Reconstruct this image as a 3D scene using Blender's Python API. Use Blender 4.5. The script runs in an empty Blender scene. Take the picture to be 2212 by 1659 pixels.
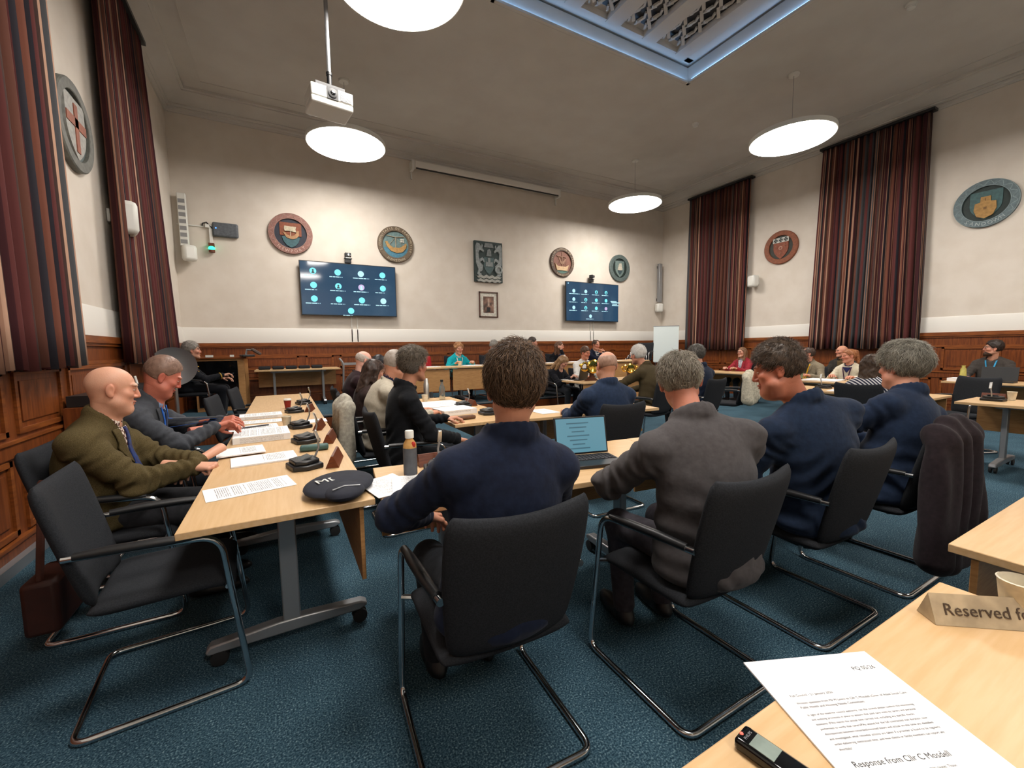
import bpy, bmesh, math, random
import numpy as np
from mathutils import Vector, Matrix, Euler, noise as mnoise
R = math.radians
PI = math.pi
rnd = random.Random(7)
SC = bpy.context.scene
COL = SC.collection

# ------------------------------------------------------------------ materials
def lin(c):
    if isinstance(c, str):
        c = c.lstrip('#'); c = [int(c[i:i + 2], 16) / 255 for i in (0, 2, 4)]
    return tuple(x / 12.92 if x <= .04045 else ((x + .055) / 1.055) ** 2.4 for x in c) + (1.0,)

class NT:
    def __init__(s, m):
        s.t = m.node_tree; s.n = s.t.nodes; s.b = s.n['Principled BSDF']
    def new(s, t, **k):
        n = s.n.new(t)
        for a, v in k.items():
            if a.startswith('i_'):
                n.inputs[a[2:].replace('_', ' ')].default_value = v
            else: setattr(n, a, v)
        return n
    def link(s, a, b): s.t.links.new(a, b)

def base_mat(name, col, rough=.6, metal=0., spec=.5):
    m = bpy.data.materials.new(name); m.use_nodes = True
    b = m.node_tree.nodes['Principled BSDF']
    b.inputs['Base Color'].default_value = lin(col)
    b.inputs['Roughness'].default_value = rough
    b.inputs['Metallic'].default_value = metal
    b.inputs['Specular IOR Level'].default_value = spec
    return m

def ramp(t, fac, stops, interp='LINEAR'):
    r = t.new('ShaderNodeValToRGB'); cr = r.color_ramp; cr.interpolation = interp
    while len(cr.elements) > 1: cr.elements.remove(cr.elements[-1])
    for i, (p, c) in enumerate(stops):
        e = cr.elements[0] if i == 0 else cr.elements.new(p)
        e.position = p; e.color = lin(c)
    t.link(fac, r.inputs[0]); return r

def noisy(name, c1, c2, scale=8, rough=.7, metal=0., spec=.4, bump=0., bscale=None, stretch=None, detail=3., coord='Object', rng=(.35, .65)):
    """two-tone noise surface with optional bump"""
    m = base_mat(name, c1, rough, metal, spec); t = NT(m)
    tc = t.new('ShaderNodeTexCoord'); src = tc.outputs[coord]
    mp = t.new('ShaderNodeMapping'); t.link(src, mp.inputs[0])
    if stretch: mp.inputs['Scale'].default_value = stretch
    nz = t.new('ShaderNodeTexNoise', i_Scale=scale, i_Detail=detail); t.link(mp.outputs[0], nz.inputs['Vector'])
    r = ramp(t, nz.outputs['Fac'], [(rng[0], c1), (rng[1], c2)])
    t.link(r.outputs[0], t.b.inputs['Base Color'])
    if bump:
        n2 = t.new('ShaderNodeTexNoise', i_Scale=bscale or scale, i_Detail=2.); t.link(mp.outputs[0], n2.inputs['Vector'])
        bp = t.new('ShaderNodeBump', i_Strength=bump, i_Distance=.01); t.link(n2.outputs['Fac'], bp.inputs['Height'])
        t.link(bp.outputs[0], t.b.inputs['Normal'])
    return m

def emit(name, col, strength):
    m = bpy.data.materials.new(name); m.use_nodes = True
    b = m.node_tree.nodes['Principled BSDF']
    b.inputs['Base Color'].default_value = (0.02, .02, .02, 1)
    b.inputs['Emission Color'].default_value = lin(col)
    b.inputs['Emission Strength'].default_value = strength
    return m

M = {}
M['plaster'] = noisy('plaster', '#d3cbc0', '#cdc4b8', 3, .85, bump=.05, bscale=90)
M['ceiling'] = noisy('ceiling_paint', '#c9c6c0', '#c4c0ba', 2, .9)
M['white_paint'] = base_mat('white_paint', '#dcd9d2', .6)
M['oak'] = noisy('oak_panel', '#7c411a', '#5e2d10', 5, .42, stretch=(9, 9, .8), detail=5, bump=.04, bscale=30)
M['oak_rail'] = noisy('oak_rail', '#8a4d20', '#6c3716', 6, .4, stretch=(1, 1, 8), detail=5)
M['beech'] = noisy('beech_laminate', '#cfae84', '#c6a274', 4, .38, stretch=(1.2, 14, 14), detail=5)
M['beech_y'] = noisy('beech_laminate_y', '#cfae84', '#c6a274', 4, .38, stretch=(14, 1.2, 14), detail=5)
M['beech_edge'] = noisy('beech_edge', '#b98c5a', '#a87a4b', 6, .45, stretch=(2, 2, 20))
M['grey_metal'] = base_mat('grey_metal', '#9b9da0', .35, .6)
M['steel'] = base_mat('brushed_steel', '#c9c9c6', .28, .95)
M['chrome'] = base_mat('chrome', '#c4c8cc', .14, 1.)
M['black'] = base_mat('black_plastic', '#17181a', .4)
M['black_gloss'] = base_mat('black_gloss', '#0b0c0e', .08)
M['charcoal'] = noisy('charcoal_upholstery', '#2b2d31', '#212327', 220, .9, spec=.15, bump=.15, bscale=500)
M['rubber'] = base_mat('rubber', '#101011', .7)
M['white_plastic'] = base_mat('white_plastic', '#d8d8d2', .4)
M['paper'] = base_mat('paper_white', '#e9e9ea', .75)
M['card'] = base_mat('cream_card', '#e6d9bf', .7)
M['ink'] = base_mat('ink', '#3a3b40', .8)
M['name_block'] = noisy('stained_wood_block', '#6b3419', '#54260f', 12, .45, stretch=(1, 8, 8))
M['gold'] = base_mat('polished_gold', '#e2b955', .16, 1.)
M['brass'] = base_mat('brass', '#c9a24a', .25, 1.)
M['dark_wood'] = base_mat('dark_wood', '#4a2412', .4)
M['silver'] = base_mat('silver_trim', '#b9bcc0', .3, .9)

# carpet
m = base_mat('blue_carpet', '#314d5c', .95, 0, .1); t = NT(m)
tc = t.new('ShaderNodeTexCoord')
n1 = t.new('ShaderNodeTexNoise', i_Scale=150., i_Detail=2.); t.link(tc.outputs['Object'], n1.inputs['Vector'])
n2 = t.new('ShaderNodeTexNoise', i_Scale=2.2, i_Detail=3.); t.link(tc.outputs['Object'], n2.inputs['Vector'])
r1 = ramp(t, n1.outputs['Fac'], [(.30, '#1a303e'), (.48, '#34505f'), (.62, '#55707c'), (.74, '#93a9ad')])
r2 = ramp(t, n2.outputs['Fac'], [(.3, '#c8ccd0'), (.7, '#ffffff')])
mx = t.new('ShaderNodeMix', data_type='RGBA', blend_type='MULTIPLY'); mx.inputs[0].default_value = 1
t.link(r1.outputs[0], mx.inputs[6]); t.link(r2.outputs[0], mx.inputs[7]); t.link(mx.outputs[2], t.b.inputs['Base Color'])
bp = t.new('ShaderNodeBump', i_Strength=.5, i_Distance=.006); t.link(n1.outputs['Fac'], bp.inputs['Height']); t.link(bp.outputs[0], t.b.inputs['Normal'])
M['carpet'] = m

# striped curtain: colour by running width of the cloth (uv.x in metres)
def curtain_mat(name, seed):
    m = base_mat(name, '#4a3434', .9, 0, .1); t = NT(m)
    uv = t.new('ShaderNodeUVMap'); sp = t.new('ShaderNodeSeparateXYZ'); t.link(uv.outputs[0], sp.inputs[0])
    def cells(freq, off):
        a = t.new('ShaderNodeMath', operation='MULTIPLY_ADD'); t.link(sp.outputs['X'], a.inputs[0]); a.inputs[1].default_value = freq; a.inputs[2].default_value = off
        f = t.new('ShaderNodeMath', operation='FLOOR'); t.link(a.outputs[0], f.inputs[0])
        w = t.new('ShaderNodeTexWhiteNoise', noise_dimensions='1D'); t.link(f.outputs[0], w.inputs['W']); return w.outputs['Value']
    wide = ramp(t, cells(17., seed), [(0, '#57302f'), (.2, '#463734'), (.36, '#3e2326'), (.5, '#4c4d50'), (.62, '#5b3a31'), (.76, '#2c2a30'), (.88, '#6a4236')], 'CONSTANT')
    thin = ramp(t, cells(61., seed * 3.1), [(0, '#9a7663'), (.5, '#8d6a58'), (.8, '#b08d78')], 'CONSTANT')
    pick = cells(61., seed * 3.1 + 400)
    gt = t.new('ShaderNodeMath', operation='GREATER_THAN'); t.link(pick, gt.inputs[0]); gt.inputs[1].default_value = .84
    mx = t.new('ShaderNodeMix', data_type='RGBA'); t.link(gt.outputs[0], mx.inputs[0]); t.link(wide.outputs[0], mx.inputs[6]); t.link(thin.outputs[0], mx.inputs[7])
    t.link(mx.outputs[2], t.b.inputs['Base Color'])
    return m

# printed page: text rows broken into words, using uv (0..1 on the sheet)
def page_mat(name, rows, top=.9, bottom=.12, left=.12, right=.88, dens=.55, head=True):
    m = base_mat(name, '#e9e9ea', .75); t = NT(m)
    uv = t.new('ShaderNodeUVMap'); sp = t.new('ShaderNodeSeparateXYZ'); t.link(uv.outputs[0], sp.inputs[0])
    def math2(op, a, b):
        n = t.new('ShaderNodeMath', operation=op)
        for i, v in enumerate((a, b)):
            if v is None: continue
            if isinstance(v, (int, float)): n.inputs[i].default_value = v
            else: t.link(v, n.inputs[i])
        return n.outputs[0]
    y = math2('MULTIPLY', sp.outputs['Y'], float(rows)); fy = math2('FRACT', y, None); row = math2('FLOOR', y, None)
    band = math2('MULTIPLY', math2('GREATER_THAN', fy, .3), math2('LESS_THAN', fy, .75))
    cv = t.new('ShaderNodeCombineXYZ'); t.link(math2('MULTIPLY', sp.outputs['X'], 34.), cv.inputs[0]); t.link(math2('MULTIPLY', row, 7.3), cv.inputs[1])
    nz = t.new('ShaderNodeTexNoise', i_Scale=1., i_Detail=2.); t.link(cv.outputs[0], nz.inputs['Vector'])
    word = math2('GREATER_THAN', nz.outputs['Fac'], 1 - dens)
    w1 = t.new('ShaderNodeTexWhiteNoise', noise_dimensions='1D'); t.link(row, w1.inputs['W'])
    keep = math2('GREATER_THAN', w1.outputs['Value'], .14)
    ins = math2('MULTIPLY', math2('MULTIPLY', math2('GREATER_THAN', sp.outputs['X'], left), math2('LESS_THAN', sp.outputs['X'], right)),
                math2('MULTIPLY', math2('GREATER_THAN', sp.outputs['Y'], bottom), math2('LESS_THAN', sp.outputs['Y'], top)))
    f = math2('MULTIPLY', math2('MULTIPLY', band, word), math2('MULTIPLY', keep, ins))
    mx = t.new('ShaderNodeMix', data_type='RGBA'); t.link(math2('MULTIPLY', f, .75), mx.inputs[0])
    mx.inputs[6].default_value = lin('#e9e9ea'); mx.inputs[7].default_value = lin('#4a4b50'); t.link(mx.outputs[2], t.b.inputs['Base Color'])
    return m
M['page'] = page_mat('printed_page', 44)
M['page_b'] = page_mat('printed_page_sparse', 40, top=.85, bottom=.45, right=.8)
M['page_c'] = page_mat('printed_page_table', 52, dens=.5, left=.2, right=.7)

# ------------------------------------------------------------------ mesh building
class MB:
    def __init__(s): s.v = []; s.f = []; s.mi = []; s.uv = {}
    def add(s, v, f, mi=0, T=None):
        o = len(s.v)
        if T is not None: v = [T @ Vector(p) for p in v]
        s.v += [tuple(p) for p in v]
        s.f += [tuple(i + o for i in q) for q in f]; s.mi += [mi] * len(f)
        return s
    def box(s, c, d, mi=0, T=None, rz=0., rx=0., ry=0.):
        x, y, z = (k / 2 for k in d)
        v = [Vector((a * x, b * y, e * z)) for a in (-1, 1) for b in (-1, 1) for e in (-1, 1)]
        if rz or rx or ry:
            E_ = Euler((rx, ry, rz)).to_matrix(); v = [E_ @ p for p in v]
        v = [p + Vector(c) for p in v]
        f = [(0, 1, 3, 2), (4, 6, 7, 5), (0, 4, 5, 1), (2, 3, 7, 6), (0, 2, 6, 4), (1, 5, 7, 3)]
        return s.add(v, f, mi, T)
    def prism(s, poly, z0, z1, mi=0, T=None):
        n = len(poly); v = [(p[0], p[1], z0) for p in poly] + [(p[0], p[1], z1) for p in poly]
        a = sum(poly[i][0] * poly[(i + 1) % n][1] - poly[(i + 1) % n][0] * poly[i][1] for i in range(n))
        idx = list(range(n)) if a > 0 else list(range(n))[::-1]
        f = [tuple(idx[::-1]), tuple(i + n for i in idx)]
        for k in range(n):
            i, j = idx[k], idx[(k + 1) % n]; f.append((i, j, j + n, i + n))
        return s.add(v, f, mi, T)
    def lathe(s, prof, n=24, mi=0, T=None, cap=True):
        v = []; f = []
        for r, z in prof:
            for k in range(n):
                a = 2 * PI * k / n; v.append((r * math.cos(a), r * math.sin(a), z))
        for i in range(len(prof) - 1):
            for k in range(n):
                a, b = i * n + k, i * n + (k + 1) % n; f.append((a, b, b + n, a + n))
        if cap:
            f.append(tuple(range(n))[::-1]); o = (len(prof) - 1) * n; f.append(tuple(o + k for k in range(n)))
        return s.add(v, f, mi, T)
    def tube(s, pts, r, n=8, mi=0, T=None, closed=False, flat=1.):
        pts = [Vector(p) for p in pts]; N = len(pts); v = []; f = []
        rr = r if isinstance(r, (list, tuple)) else [r] * N
        up = None
        for i in range(N):
            a = pts[(i - 1) % N] if (i > 0 or closed) else pts[i]; b = pts[(i + 1) % N] if (i < N - 1 or closed) else pts[i]
            d = (b - a).normalized()
            if up is None:
                up = Vector((0, 0, 1)) if abs(d.z) < .9 else Vector((0, 1, 0))
            sx = d.cross(up)
            if sx.length < 1e-5: sx = d.orthogonal()
            sx.normalize(); up = sx.cross(d).normalized()
            for k in range(n):
                an = 2 * PI * k / n; v.append(pts[i] + sx * (math.cos(an) * rr[i]) + up * (math.sin(an) * rr[i] * flat))
        for i in range(N - 1 if not closed else N):
            for k in range(n):
                a, b = i * n + k, i * n + (k + 1) % n; j = ((i + 1) % N) * n
                f.append((a, b, j + (k + 1) % n, j + k))
        if not closed: f.append(tuple(range(n))[::-1]); f.append(tuple((N - 1) * n + k for k in range(n)))
        return s.add(v, f, mi, T)
    def ell(s, c, r, nu=16, nv=10, mi=0, T=None):
        if isinstance(r, (int, float)): r = (r, r, r)
        v = [(c[0], c[1], c[2] - r[2])]; f = []
        for i in range(1, nv):
            th = -PI / 2 + PI * i / nv
            for k in range(nu):
                a = 2 * PI * k / nu
                v.append((c[0] + r[0] * math.cos(th) * math.cos(a), c[1] + r[1] * math.cos(th) * math.sin(a), c[2] + r[2] * math.sin(th)))
        v.append((c[0], c[1], c[2] + r[2])); L = len(v) - 1
        for k in range(nu): f.append((0, 1 + (k + 1) % nu, 1 + k)); f.append((L, L - nu + k, L - nu + (k + 1) % nu))
        for i in range(nv - 2):
            for k in range(nu):
                a, b = 1 + i * nu + k, 1 + i * nu + (k + 1) % nu; f.append((a, b, b + nu, a + nu))
        return s.add(v, f, mi, T)
    def sheet(s, w, d, th=.0006, T=None, mi=0, wav=0., seed=0, mside=None):
        """paper sheet, upper face with uv; slight curl"""
        nx, ny = (6, 8) if wav else (1, 1); rr = random.Random(seed); ph = rr.random() * 6
        o = len(s.v); v = []; f = []
        for z in (0, 1):
            for j in range(ny + 1):
                for i in range(nx + 1):
                    x = (i / nx - .5) * w; y = (j / ny - .5) * d
                    h = wav * (math.sin(ph + 4 * i / nx) * math.sin(ph * 2 + 3 * j / ny) * .5 + .5) * ((abs(i / nx - .5) * 2) ** 2 * .7 + .3)
                    v.append((x, y, h + th * z))
        st = (nx + 1) * (ny + 1); fi = len(s.f)
        for j in range(ny):
            for i in range(nx):
                a = j * (nx + 1) + i; b = a + 1; c = b + nx + 1; e = a + nx + 1
                f.append((a + st, b + st, c + st, e + st))
                s.uv[fi + len(f) - 1] = [(i / nx, j / ny), ((i + 1) / nx, j / ny), ((i + 1) / nx, (j + 1) / ny), (i / nx, (j + 1) / ny)]
                f.append((a, e, c, b))
        per = [j for j in range(nx + 1)] + [(j * (nx + 1) + nx) for j in range(1, ny + 1)] + [ny * (nx + 1) + i for i in range(nx - 1, -1, -1)] + [j * (nx + 1) for j in range(ny - 1, 0, -1)]
        for k in range(len(per)):
            a, b = per[k], per[(k + 1) % len(per)]; f.append((a, b, b + st, a + st))
        return s.add(v, f, mi, T)
    def mesh(s, name, smooth=40):
        me = bpy.data.meshes.new(name); me.from_pydata(s.v, [], s.f)
        if any(s.mi): me.polygons.foreach_set('material_index', s.mi)
        if s.uv:
            ul = me.uv_layers.new(name='UVMap')
            for fi, uvs in s.uv.items():
                for li, c in zip(me.polygons[fi].loop_indices, uvs): ul.data[li].uv = c
        if smooth:
            me.shade_smooth(); me.set_sharp_from_angle(angle=R(smooth))
        me.update(); return me

def part(name, mb, mats, parent=None, loc=(0, 0, 0), rot=(0, 0, 0), bev=0., smooth=40, label=None):
    me = mb.mesh(name, smooth) if isinstance(mb, MB) else mb
    if not isinstance(mats, (list, tuple)): mats = [mats]
    if not me.materials:
        for x in mats: me.materials.append(M[x] if isinstance(x, str) else x)
    o = bpy.data.objects.new(name, me); COL.objects.link(o)
    o.location = loc; o.rotation_euler = rot
    if parent: o.parent = parent
    if bev:
        b = o.modifiers.new('Bevel', 'BEVEL'); b.width = bev; b.segments = 2; b.limit_method = 'ANGLE'; b.angle_limit = R(50)
        b.harden_normals = False
    if label: o['label'] = label
    return o

def tag(o, label=None, cat=None, group=None, kind=None):
    if label: o['label'] = label
    if cat: o['category'] = cat
    if group: o['group'] = group
    if kind: o['kind'] = kind
    return o

def thing(name, label, cat, loc=(0, 0, 0), rz=0., group=None, rx=0., ry=0.):
    o = bpy.data.objects.new(name, None); COL.objects.link(o); o.empty_display_size = .1
    o.location = loc; o.rotation_euler = (rx, ry, rz)
    return tag(o, label, cat, group)

def copy_tree(o, parent=None):
    c = o.copy(); COL.objects.link(c)
    if parent: c.parent = parent
    for ch in list(o.children): copy_tree(ch, c)
    return c

def struct(name, mb, mats, label=None, **k):
    o = part(name, mb, mats, **k); o['kind'] = 'structure'
    if label: o['label'] = label
    return o

def text_mesh(body, size, depth=.0, align='CENTER', spacing=1., res=2):
    cu = bpy.data.curves.new('txt', 'FONT'); cu.body = body; cu.size = size; cu.align_x = align; cu.extrude = depth
    cu.resolution_u = res; cu.space_character = spacing
    o = bpy.data.objects.new('txt', cu); COL.objects.link(o)
    bpy.context.view_layer.update()
    me = bpy.data.meshes.new_from_object(o.evaluated_get(bpy.context.evaluated_depsgraph_get()))
    bpy.data.objects.remove(o); bpy.data.curves.remove(cu)
    return me
def add_mesh(mb, me, T=None, mi=0):
    mb.add([v.co.copy() for v in me.vertices], [tuple(p.vertices) for p in me.polygons], mi, T); return mb

def arc_pts(pts, rad, n=6):
    """round the inner corners of a polyline"""
    pts = [Vector(p) for p in pts]; out = [pts[0]]
    for i in range(1, len(pts) - 1):
        a, b, c = pts[i - 1], pts[i], pts[i + 1]
        r = rad[i - 1] if isinstance(rad, (list, tuple)) else rad
        d1 = (a - b).normalized(); d2 = (c - b).normalized(); p1 = b + d1 * r; p2 = b + d2 * r
        for k in range(n + 1):
            u = k / n; out.append(p1 * (1 - u) ** 2 + b * 2 * u * (1 - u) + p2 * u * u)
    out.append(pts[-1]); return out
# ------------------------------------------------------------------ room shell
XL, XR, YB, YF, ZC = -1.65, 11.2, 10.0, -5.0, 6.1
DY, DZ = 7.6, .30          # dais front edge and height
ZD = 1.56                  # top of the panelled dado
b = MB(); b.box(((XL + XR) / 2, (YF + YB) / 2, -.05), (XR - XL + .4, YB - YF + .4, .1)); struct('floor', b, 'carpet', 'blue speckled carpet floor')
b = MB(); b.box(((XL + XR) / 2, (DY + .03 + YB) / 2, DZ / 2), (XR - XL, YB - DY - .03, DZ - .002)); struct('floor_dais', b, 'carpet', 'carpeted raised platform along the far wall')
b = MB(); b.box(((XL + XR) / 2, DY + .012, DZ / 2 - .02), (XR - XL, .024, DZ - .04)); struct('trim_1', b, 'oak', 'wooden riser of the platform')
b = MB(); b.box(((XL + XR) / 2, DY + .02, DZ - .006), (XR - XL, .05, .022)); struct('trim_2', b, 'silver', 'pale metal nosing of the platform edge')
def wall(name, c, d, lab): b = MB(); b.box(c, d); struct(name, b, 'plaster', lab)
wall('wall_back', ((XL + XR) / 2, YB + .1, ZC / 2), (XR - XL + .4, .2, ZC + .4), 'cream plastered far wall')
wall('wall_left', (XL - .1, (YF + YB) / 2, ZC / 2), (.2, YB - YF, ZC + .4), 'cream plastered left wall')
wall('wall_right', (XR + .1, (YF + YB) / 2, ZC / 2), (.2, YB - YF, ZC + .4), 'cream plastered right wall')
wall('wall_front', ((XL + XR) / 2, YF - .1, ZC / 2), (XR - XL + .4, .2, ZC + .4), 'cream plastered wall behind the viewer')
# ceiling with a recessed bay
RX0, RX1, RY0, RY1, RZ = 2.75, 6.74, -1.0, 5.5, .34
b = MB(); T_ = .3
for x0, x1, y0, y1 in ((XL - .2, RX0, YF - .2, YB + .2), (RX1, XR + .2, YF - .2, YB + .2), (RX0, RX1, YF - .2, RY0), (RX0, RX1, RY1, YB + .2)):
    b.box(((x0 + x1) / 2, (y0 + y1) / 2, ZC + T_ / 2), (x1 - x0, y1 - y0, T_))
struct('ceiling', b, 'ceiling', 'off-white painted ceiling')
b = MB(); w = .12
b.box(((RX0 + RX1) / 2, (RY0 + RY1) / 2, ZC + RZ + .1), (RX1 - RX0 + .4, RY1 - RY0 + .4, .2))
for x in (RX0 + .22, RX1 - .22): b.box((x, (RY0 + RY1) / 2, ZC + RZ - .04), (.16, RY1 - RY0 - .3, .1))
for y in (RY0 + .22, RY1 - .18): b.box(((RX0 + RX1) / 2, y, ZC + RZ - .04), (RX1 - RX0 - .3, .12, .1))
nr = 4
gw = (RX1 - RX0 - .9) / 4
for i in range(5):
    x = RX0 + .45 + i * gw; b.box((x, (RY0 + RY1) / 2, ZC + RZ - .05), (.26, RY1 - RY0 - .4, .11))
struct('ceiling_recess', b, 'ceiling', 'recessed ceiling bay with plaster ribs')
b = MB(); e = .05
for x0, x1, y0, y1 in ((RX0, RX0 + e, RY0, RY1), (RX1 - e, RX1, RY0, RY1), (RX0, RX1, RY0, RY0 + e), (RX0, RX1, RY1 - e, RY1)):
    b.box(((x0 + x1) / 2, (y0 + y1) / 2, ZC + .02), (x1 - x0, y1 - y0, .036))
struct('trim_3', b, 'ceiling', 'lip around the ceiling bay')
# ornamental air grilles between the ribs
def grille(x, w, label):
    g = thing('ceiling_grille', label, 'ceiling grille', (x, (RY0 + RY1) / 2, ZC + RZ - .02), group='ornamental grilles of the ceiling bay')
    bb = MB(); L = RY1 - RY0 - .7
    bb.box((0, 0, .012), (w, L, .006)); part('backing', bb, 'black', g)
    f = MB()
    for i in range(3):
        xs = (i - 1) * w / 3
        n = int(L / .16)
        for k in range(n):
            y = -L / 2 + (k + .5) * L / n; sgn = 1 if (k + i) % 2 else -1
            f.box((xs, y, -.012), (w / 3 * .92, .05, .03), rz=sgn * .6, ry=sgn * .5)
            f.box((xs, y + .08, -.006), (.03, .1, .03), rz=-sgn * .5)
    part('lattice', f, 'ceiling', g)
for i in range(4):
    x = RX0 + .45 + (i + .5) * gw
    grille(x, gw - .26, ['ceiling grille farthest left in the recessed bay', 'ceiling grille left of the centre rib of the bay', 'ceiling grille right of the centre rib of the bay', 'ceiling grille farthest right in the recessed bay'][i])
# blue strip lights lying on the lip of the bay
M['blue_led'] = emit('blue_led', '#8fc4ff', 7.)
for i, (x0, x1, y0, y1) in enumerate(((RX0 + .012, RX0 + .034, RY0 + .1, RY1 - .1), (RX1 - .034, RX1 - .012, RY0 + .1, RY1 - .1), (RX0 + .1, RX1 - .1, RY1 - .034, RY1 - .012), (RX0 + .1, RX1 - .1, RY0 + .012, RY0 + .034))):
    b = MB(); b.box(((x0 + x1) / 2, (y0 + y1) / 2, ZC + .046), (x1 - x0, y1 - y0, .01))
    tag(part('strip_light', b, 'blue_led'), ['blue strip light along the left edge of the ceiling bay', 'blue strip light along the right edge of the ceiling bay', 'blue strip light along the far edge of the ceiling bay', 'blue strip light along the near edge of the ceiling bay'][i], 'strip light', 'blue strip lights of the ceiling bay')

# wall-side sweeps: a profile (distance from wall, z) swept along left, back, right
def sweep(prof, y0=YF):
    b = MB(); v = []; f = []; n = len(prof)
    for (px, py, dx, dy) in ((XL, y0, 1, 0), (XL, YB, 1, -1), (XR, YB, -1, -1), (XR, y0, -1, 0)):
        for d, z in prof: v.append((px + dx * d, py + dy * d, z))
    for i in range(3):
        for k in range(n):
            a, c = i * n + k, i * n + (k + 1) % n; f.append((a, c, c + n, a + n))
    f.append(tuple(range(n))[::-1]); f.append(tuple(3 * n + k for k in range(n)))
    return b.add(v, f)
struct('trim_4', sweep([(0, 5.76), (.03, 5.76), (.03, 5.80), (.06, 5.815), (.06, 5.84), (.05, 5.85), (.09, 5.87), (.09, 5.89), (.08, 5.9), (.2, 5.99), (.32, 6.03), (.32, 6.05), (.36, 6.06), (.36, 6.12), (0, 6.12)]), 'ceiling', 'moulded plaster cornice', smooth=30)
struct('trim_5', sweep([(0, ZD), (.022, ZD), (.022, 1.84), (.012, 1.86), (0, 1.86)]), 'white_paint', 'white painted band above the panelling')
b = MB()
for d in (.62,):
    for x0, x1, y0, y1 in ((XL + d, XL + d + .02, YF, YB - d), (XR - d - .02, XR - d, YF, YB - d), (XL + d, XR - d, YB - d - .02, YB - d)):
        b.box(((x0 + x1) / 2, (y0 + y1) / 2, ZC - .004), (x1 - x0, y1 - y0, .014))
struct('trim_6', b, 'ceiling', 'thin bead moulding on the ceiling')
# oak dado: backing board, cap, rails, stiles and framed panels
def dado(name, L, lab, loc, rz, z0=0., pat=(1.85, .55)):
    o = MB(); o.box((L / 2, -.012, (z0 + ZD - .02) / 2), (L, .024, ZD - z0 - .02))
    o.box((L / 2, -.03, ZD - .035), (L, .06, .07), 1); o.box((L / 2, -.022, ZD - .085), (L, .044, .03), 1)
    o.box((L / 2, -.02, 1.30), (L, .04, .035), 1); o.box((L / 2, -.026, z0 + .07), (L, .052, .14)); o.box((L / 2, -.03, z0 + .15), (L, .06, .025), 1)
    o.box((L / 2, -.02, .74 + z0 * .55), (L, .04, .09)); o.box((L / 2, -.026, .80 + z0 * .55), (L, .052, .02), 1)
    x = .1; i = 0
    while x < L - .1:
        w = min(pat[i % len(pat)], L - x - .05); i += 1
        if w < .2: break
        for za, zb in ((.84 + z0 * .55, 1.28), (z0 + .18, .68 + z0 * .55)):
            if zb - za < .1: continue
            for (cx, cz, sx, sz) in ((x + w / 2, zb - .018, w, .036), (x + w / 2, za + .018, w, .036), (x + .018, (za + zb) / 2, .036, zb - za), (x + w - .018, (za + zb) / 2, .036, zb - za)):
                o.box((cx, -.03, cz), (sx, .022, sz), 1)
            o.box((x + w / 2, -.027, (za + zb) / 2), (w - .16, .012, zb - za - .16))
        x += w + .13
    struct(name, o, ['oak', 'oak_rail'], lab, loc=loc, rot=(0, 0, rz), smooth=0)
dado('trim_7', XR - XL, 'oak panelled dado on the far wall', (XL, YB, 0), 0, DZ)
dado('trim_8', YB - YF, 'oak panelled dado on the left wall', (XL, YF, 0), PI / 2, 0., (1.5, .7))
dado('trim_9', YB - YF, 'oak panelled dado on the right wall', (XR, YB, 0), -PI / 2, 0., (.6, 1.4))
b = MB(); b.box((XL + .075, (YF + DY) / 2, .035), (.05, DY - YF, .07)); struct('baseboard_left', b, 'grey_metal', 'grey cable trunking along the left wall')

# ------------------------------------------------------------------ curtains
def curtain(label, x, ya, yb, yab, ybb, z0, z1, seed, side):
    rr = random.Random(seed); n = 150; rows = 14; mb = MB(); v = []; f = []
    amp = [(.045 + .02 * rr.random()) for _ in range(60)]
    us = [0.]
    prev = None
    def depth(u, k):
        c = u * 17; i = int(c) % 60; a = amp[i] * (1 - (c % 1)) + amp[(i + 1) % 60] * (c % 1)
        return .11 + a * math.sin(2 * PI * c + .8 * math.sin(5 * u + seed)) * (.55 + .5 * k) + .03 * k
    for j in range(rows + 1):
        k = j / rows                      # 0 top .. 1 bottom
        z = z1 + (z0 - z1) * k
        for i in range(n + 1):
            u = i / n; y = (ya + (yb - ya) * u) * (1 - k) + (yab + (ybb - yab) * u) * k
            v.append((x + side * depth(u, k), y + .01 * math.sin(9 * u + 3 * k), z + (.012 * math.sin(40 * u) if j == rows else 0)))
    for i in range(n):
        p, q = Vector(v[rows * (n + 1) + i]), Vector(v[rows * (n + 1) + i + 1]); us.append(us[-1] + (q - p).length)
    for j in range(rows):
        for i in range(n):
            a = j * (n + 1) + i; mb.uv[len(f)] = [(us[i], j), (us[i + 1], j), (us[i + 1], j + 1), (us[i], j + 1)]
            f.append((a, a + 1, a + n + 2, a + n + 1))
    mb.add(v, f)
    o = part('curtain', mb, curtain_mat('striped_curtain', seed * 13.7), smooth=180)
    s = o.modifiers.new('Solid', 'SOLIDIFY'); s.thickness = .012
    tag(o, label, 'curtain', 'striped floor length window curtains')
    r = MB(); r.box((x + side * .11, (ya + yb) / 2, z1 + .012), (.16, abs(yb - ya) + .08, .05)); tr = part('pelmet_rail', r, 'black', o)
curtain('striped curtain on left wall, nearest the viewer and cut by the photo edge', XL, 2.6, 4.95, 2.6, 4.92, 1.28, 5.72, 1, 1)
curtain('striped curtain on left wall beside the far corner, behind the white speaker', XL, 6.2, 7.95, 6.15, 8.6, 1.27, 5.72, 2, 1)
curtain('striped curtain on right wall nearest the far corner, behind the whiteboard', XR, 8.86, 6.96, 8.9, 7.02, 1.25, 5.76, 3, -1)
curtain('striped curtain on right wall between the two round plaques', XR, 5.3, 3.45, 5.42, 3.42, 1.25, 5.76, 4, -1)

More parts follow.
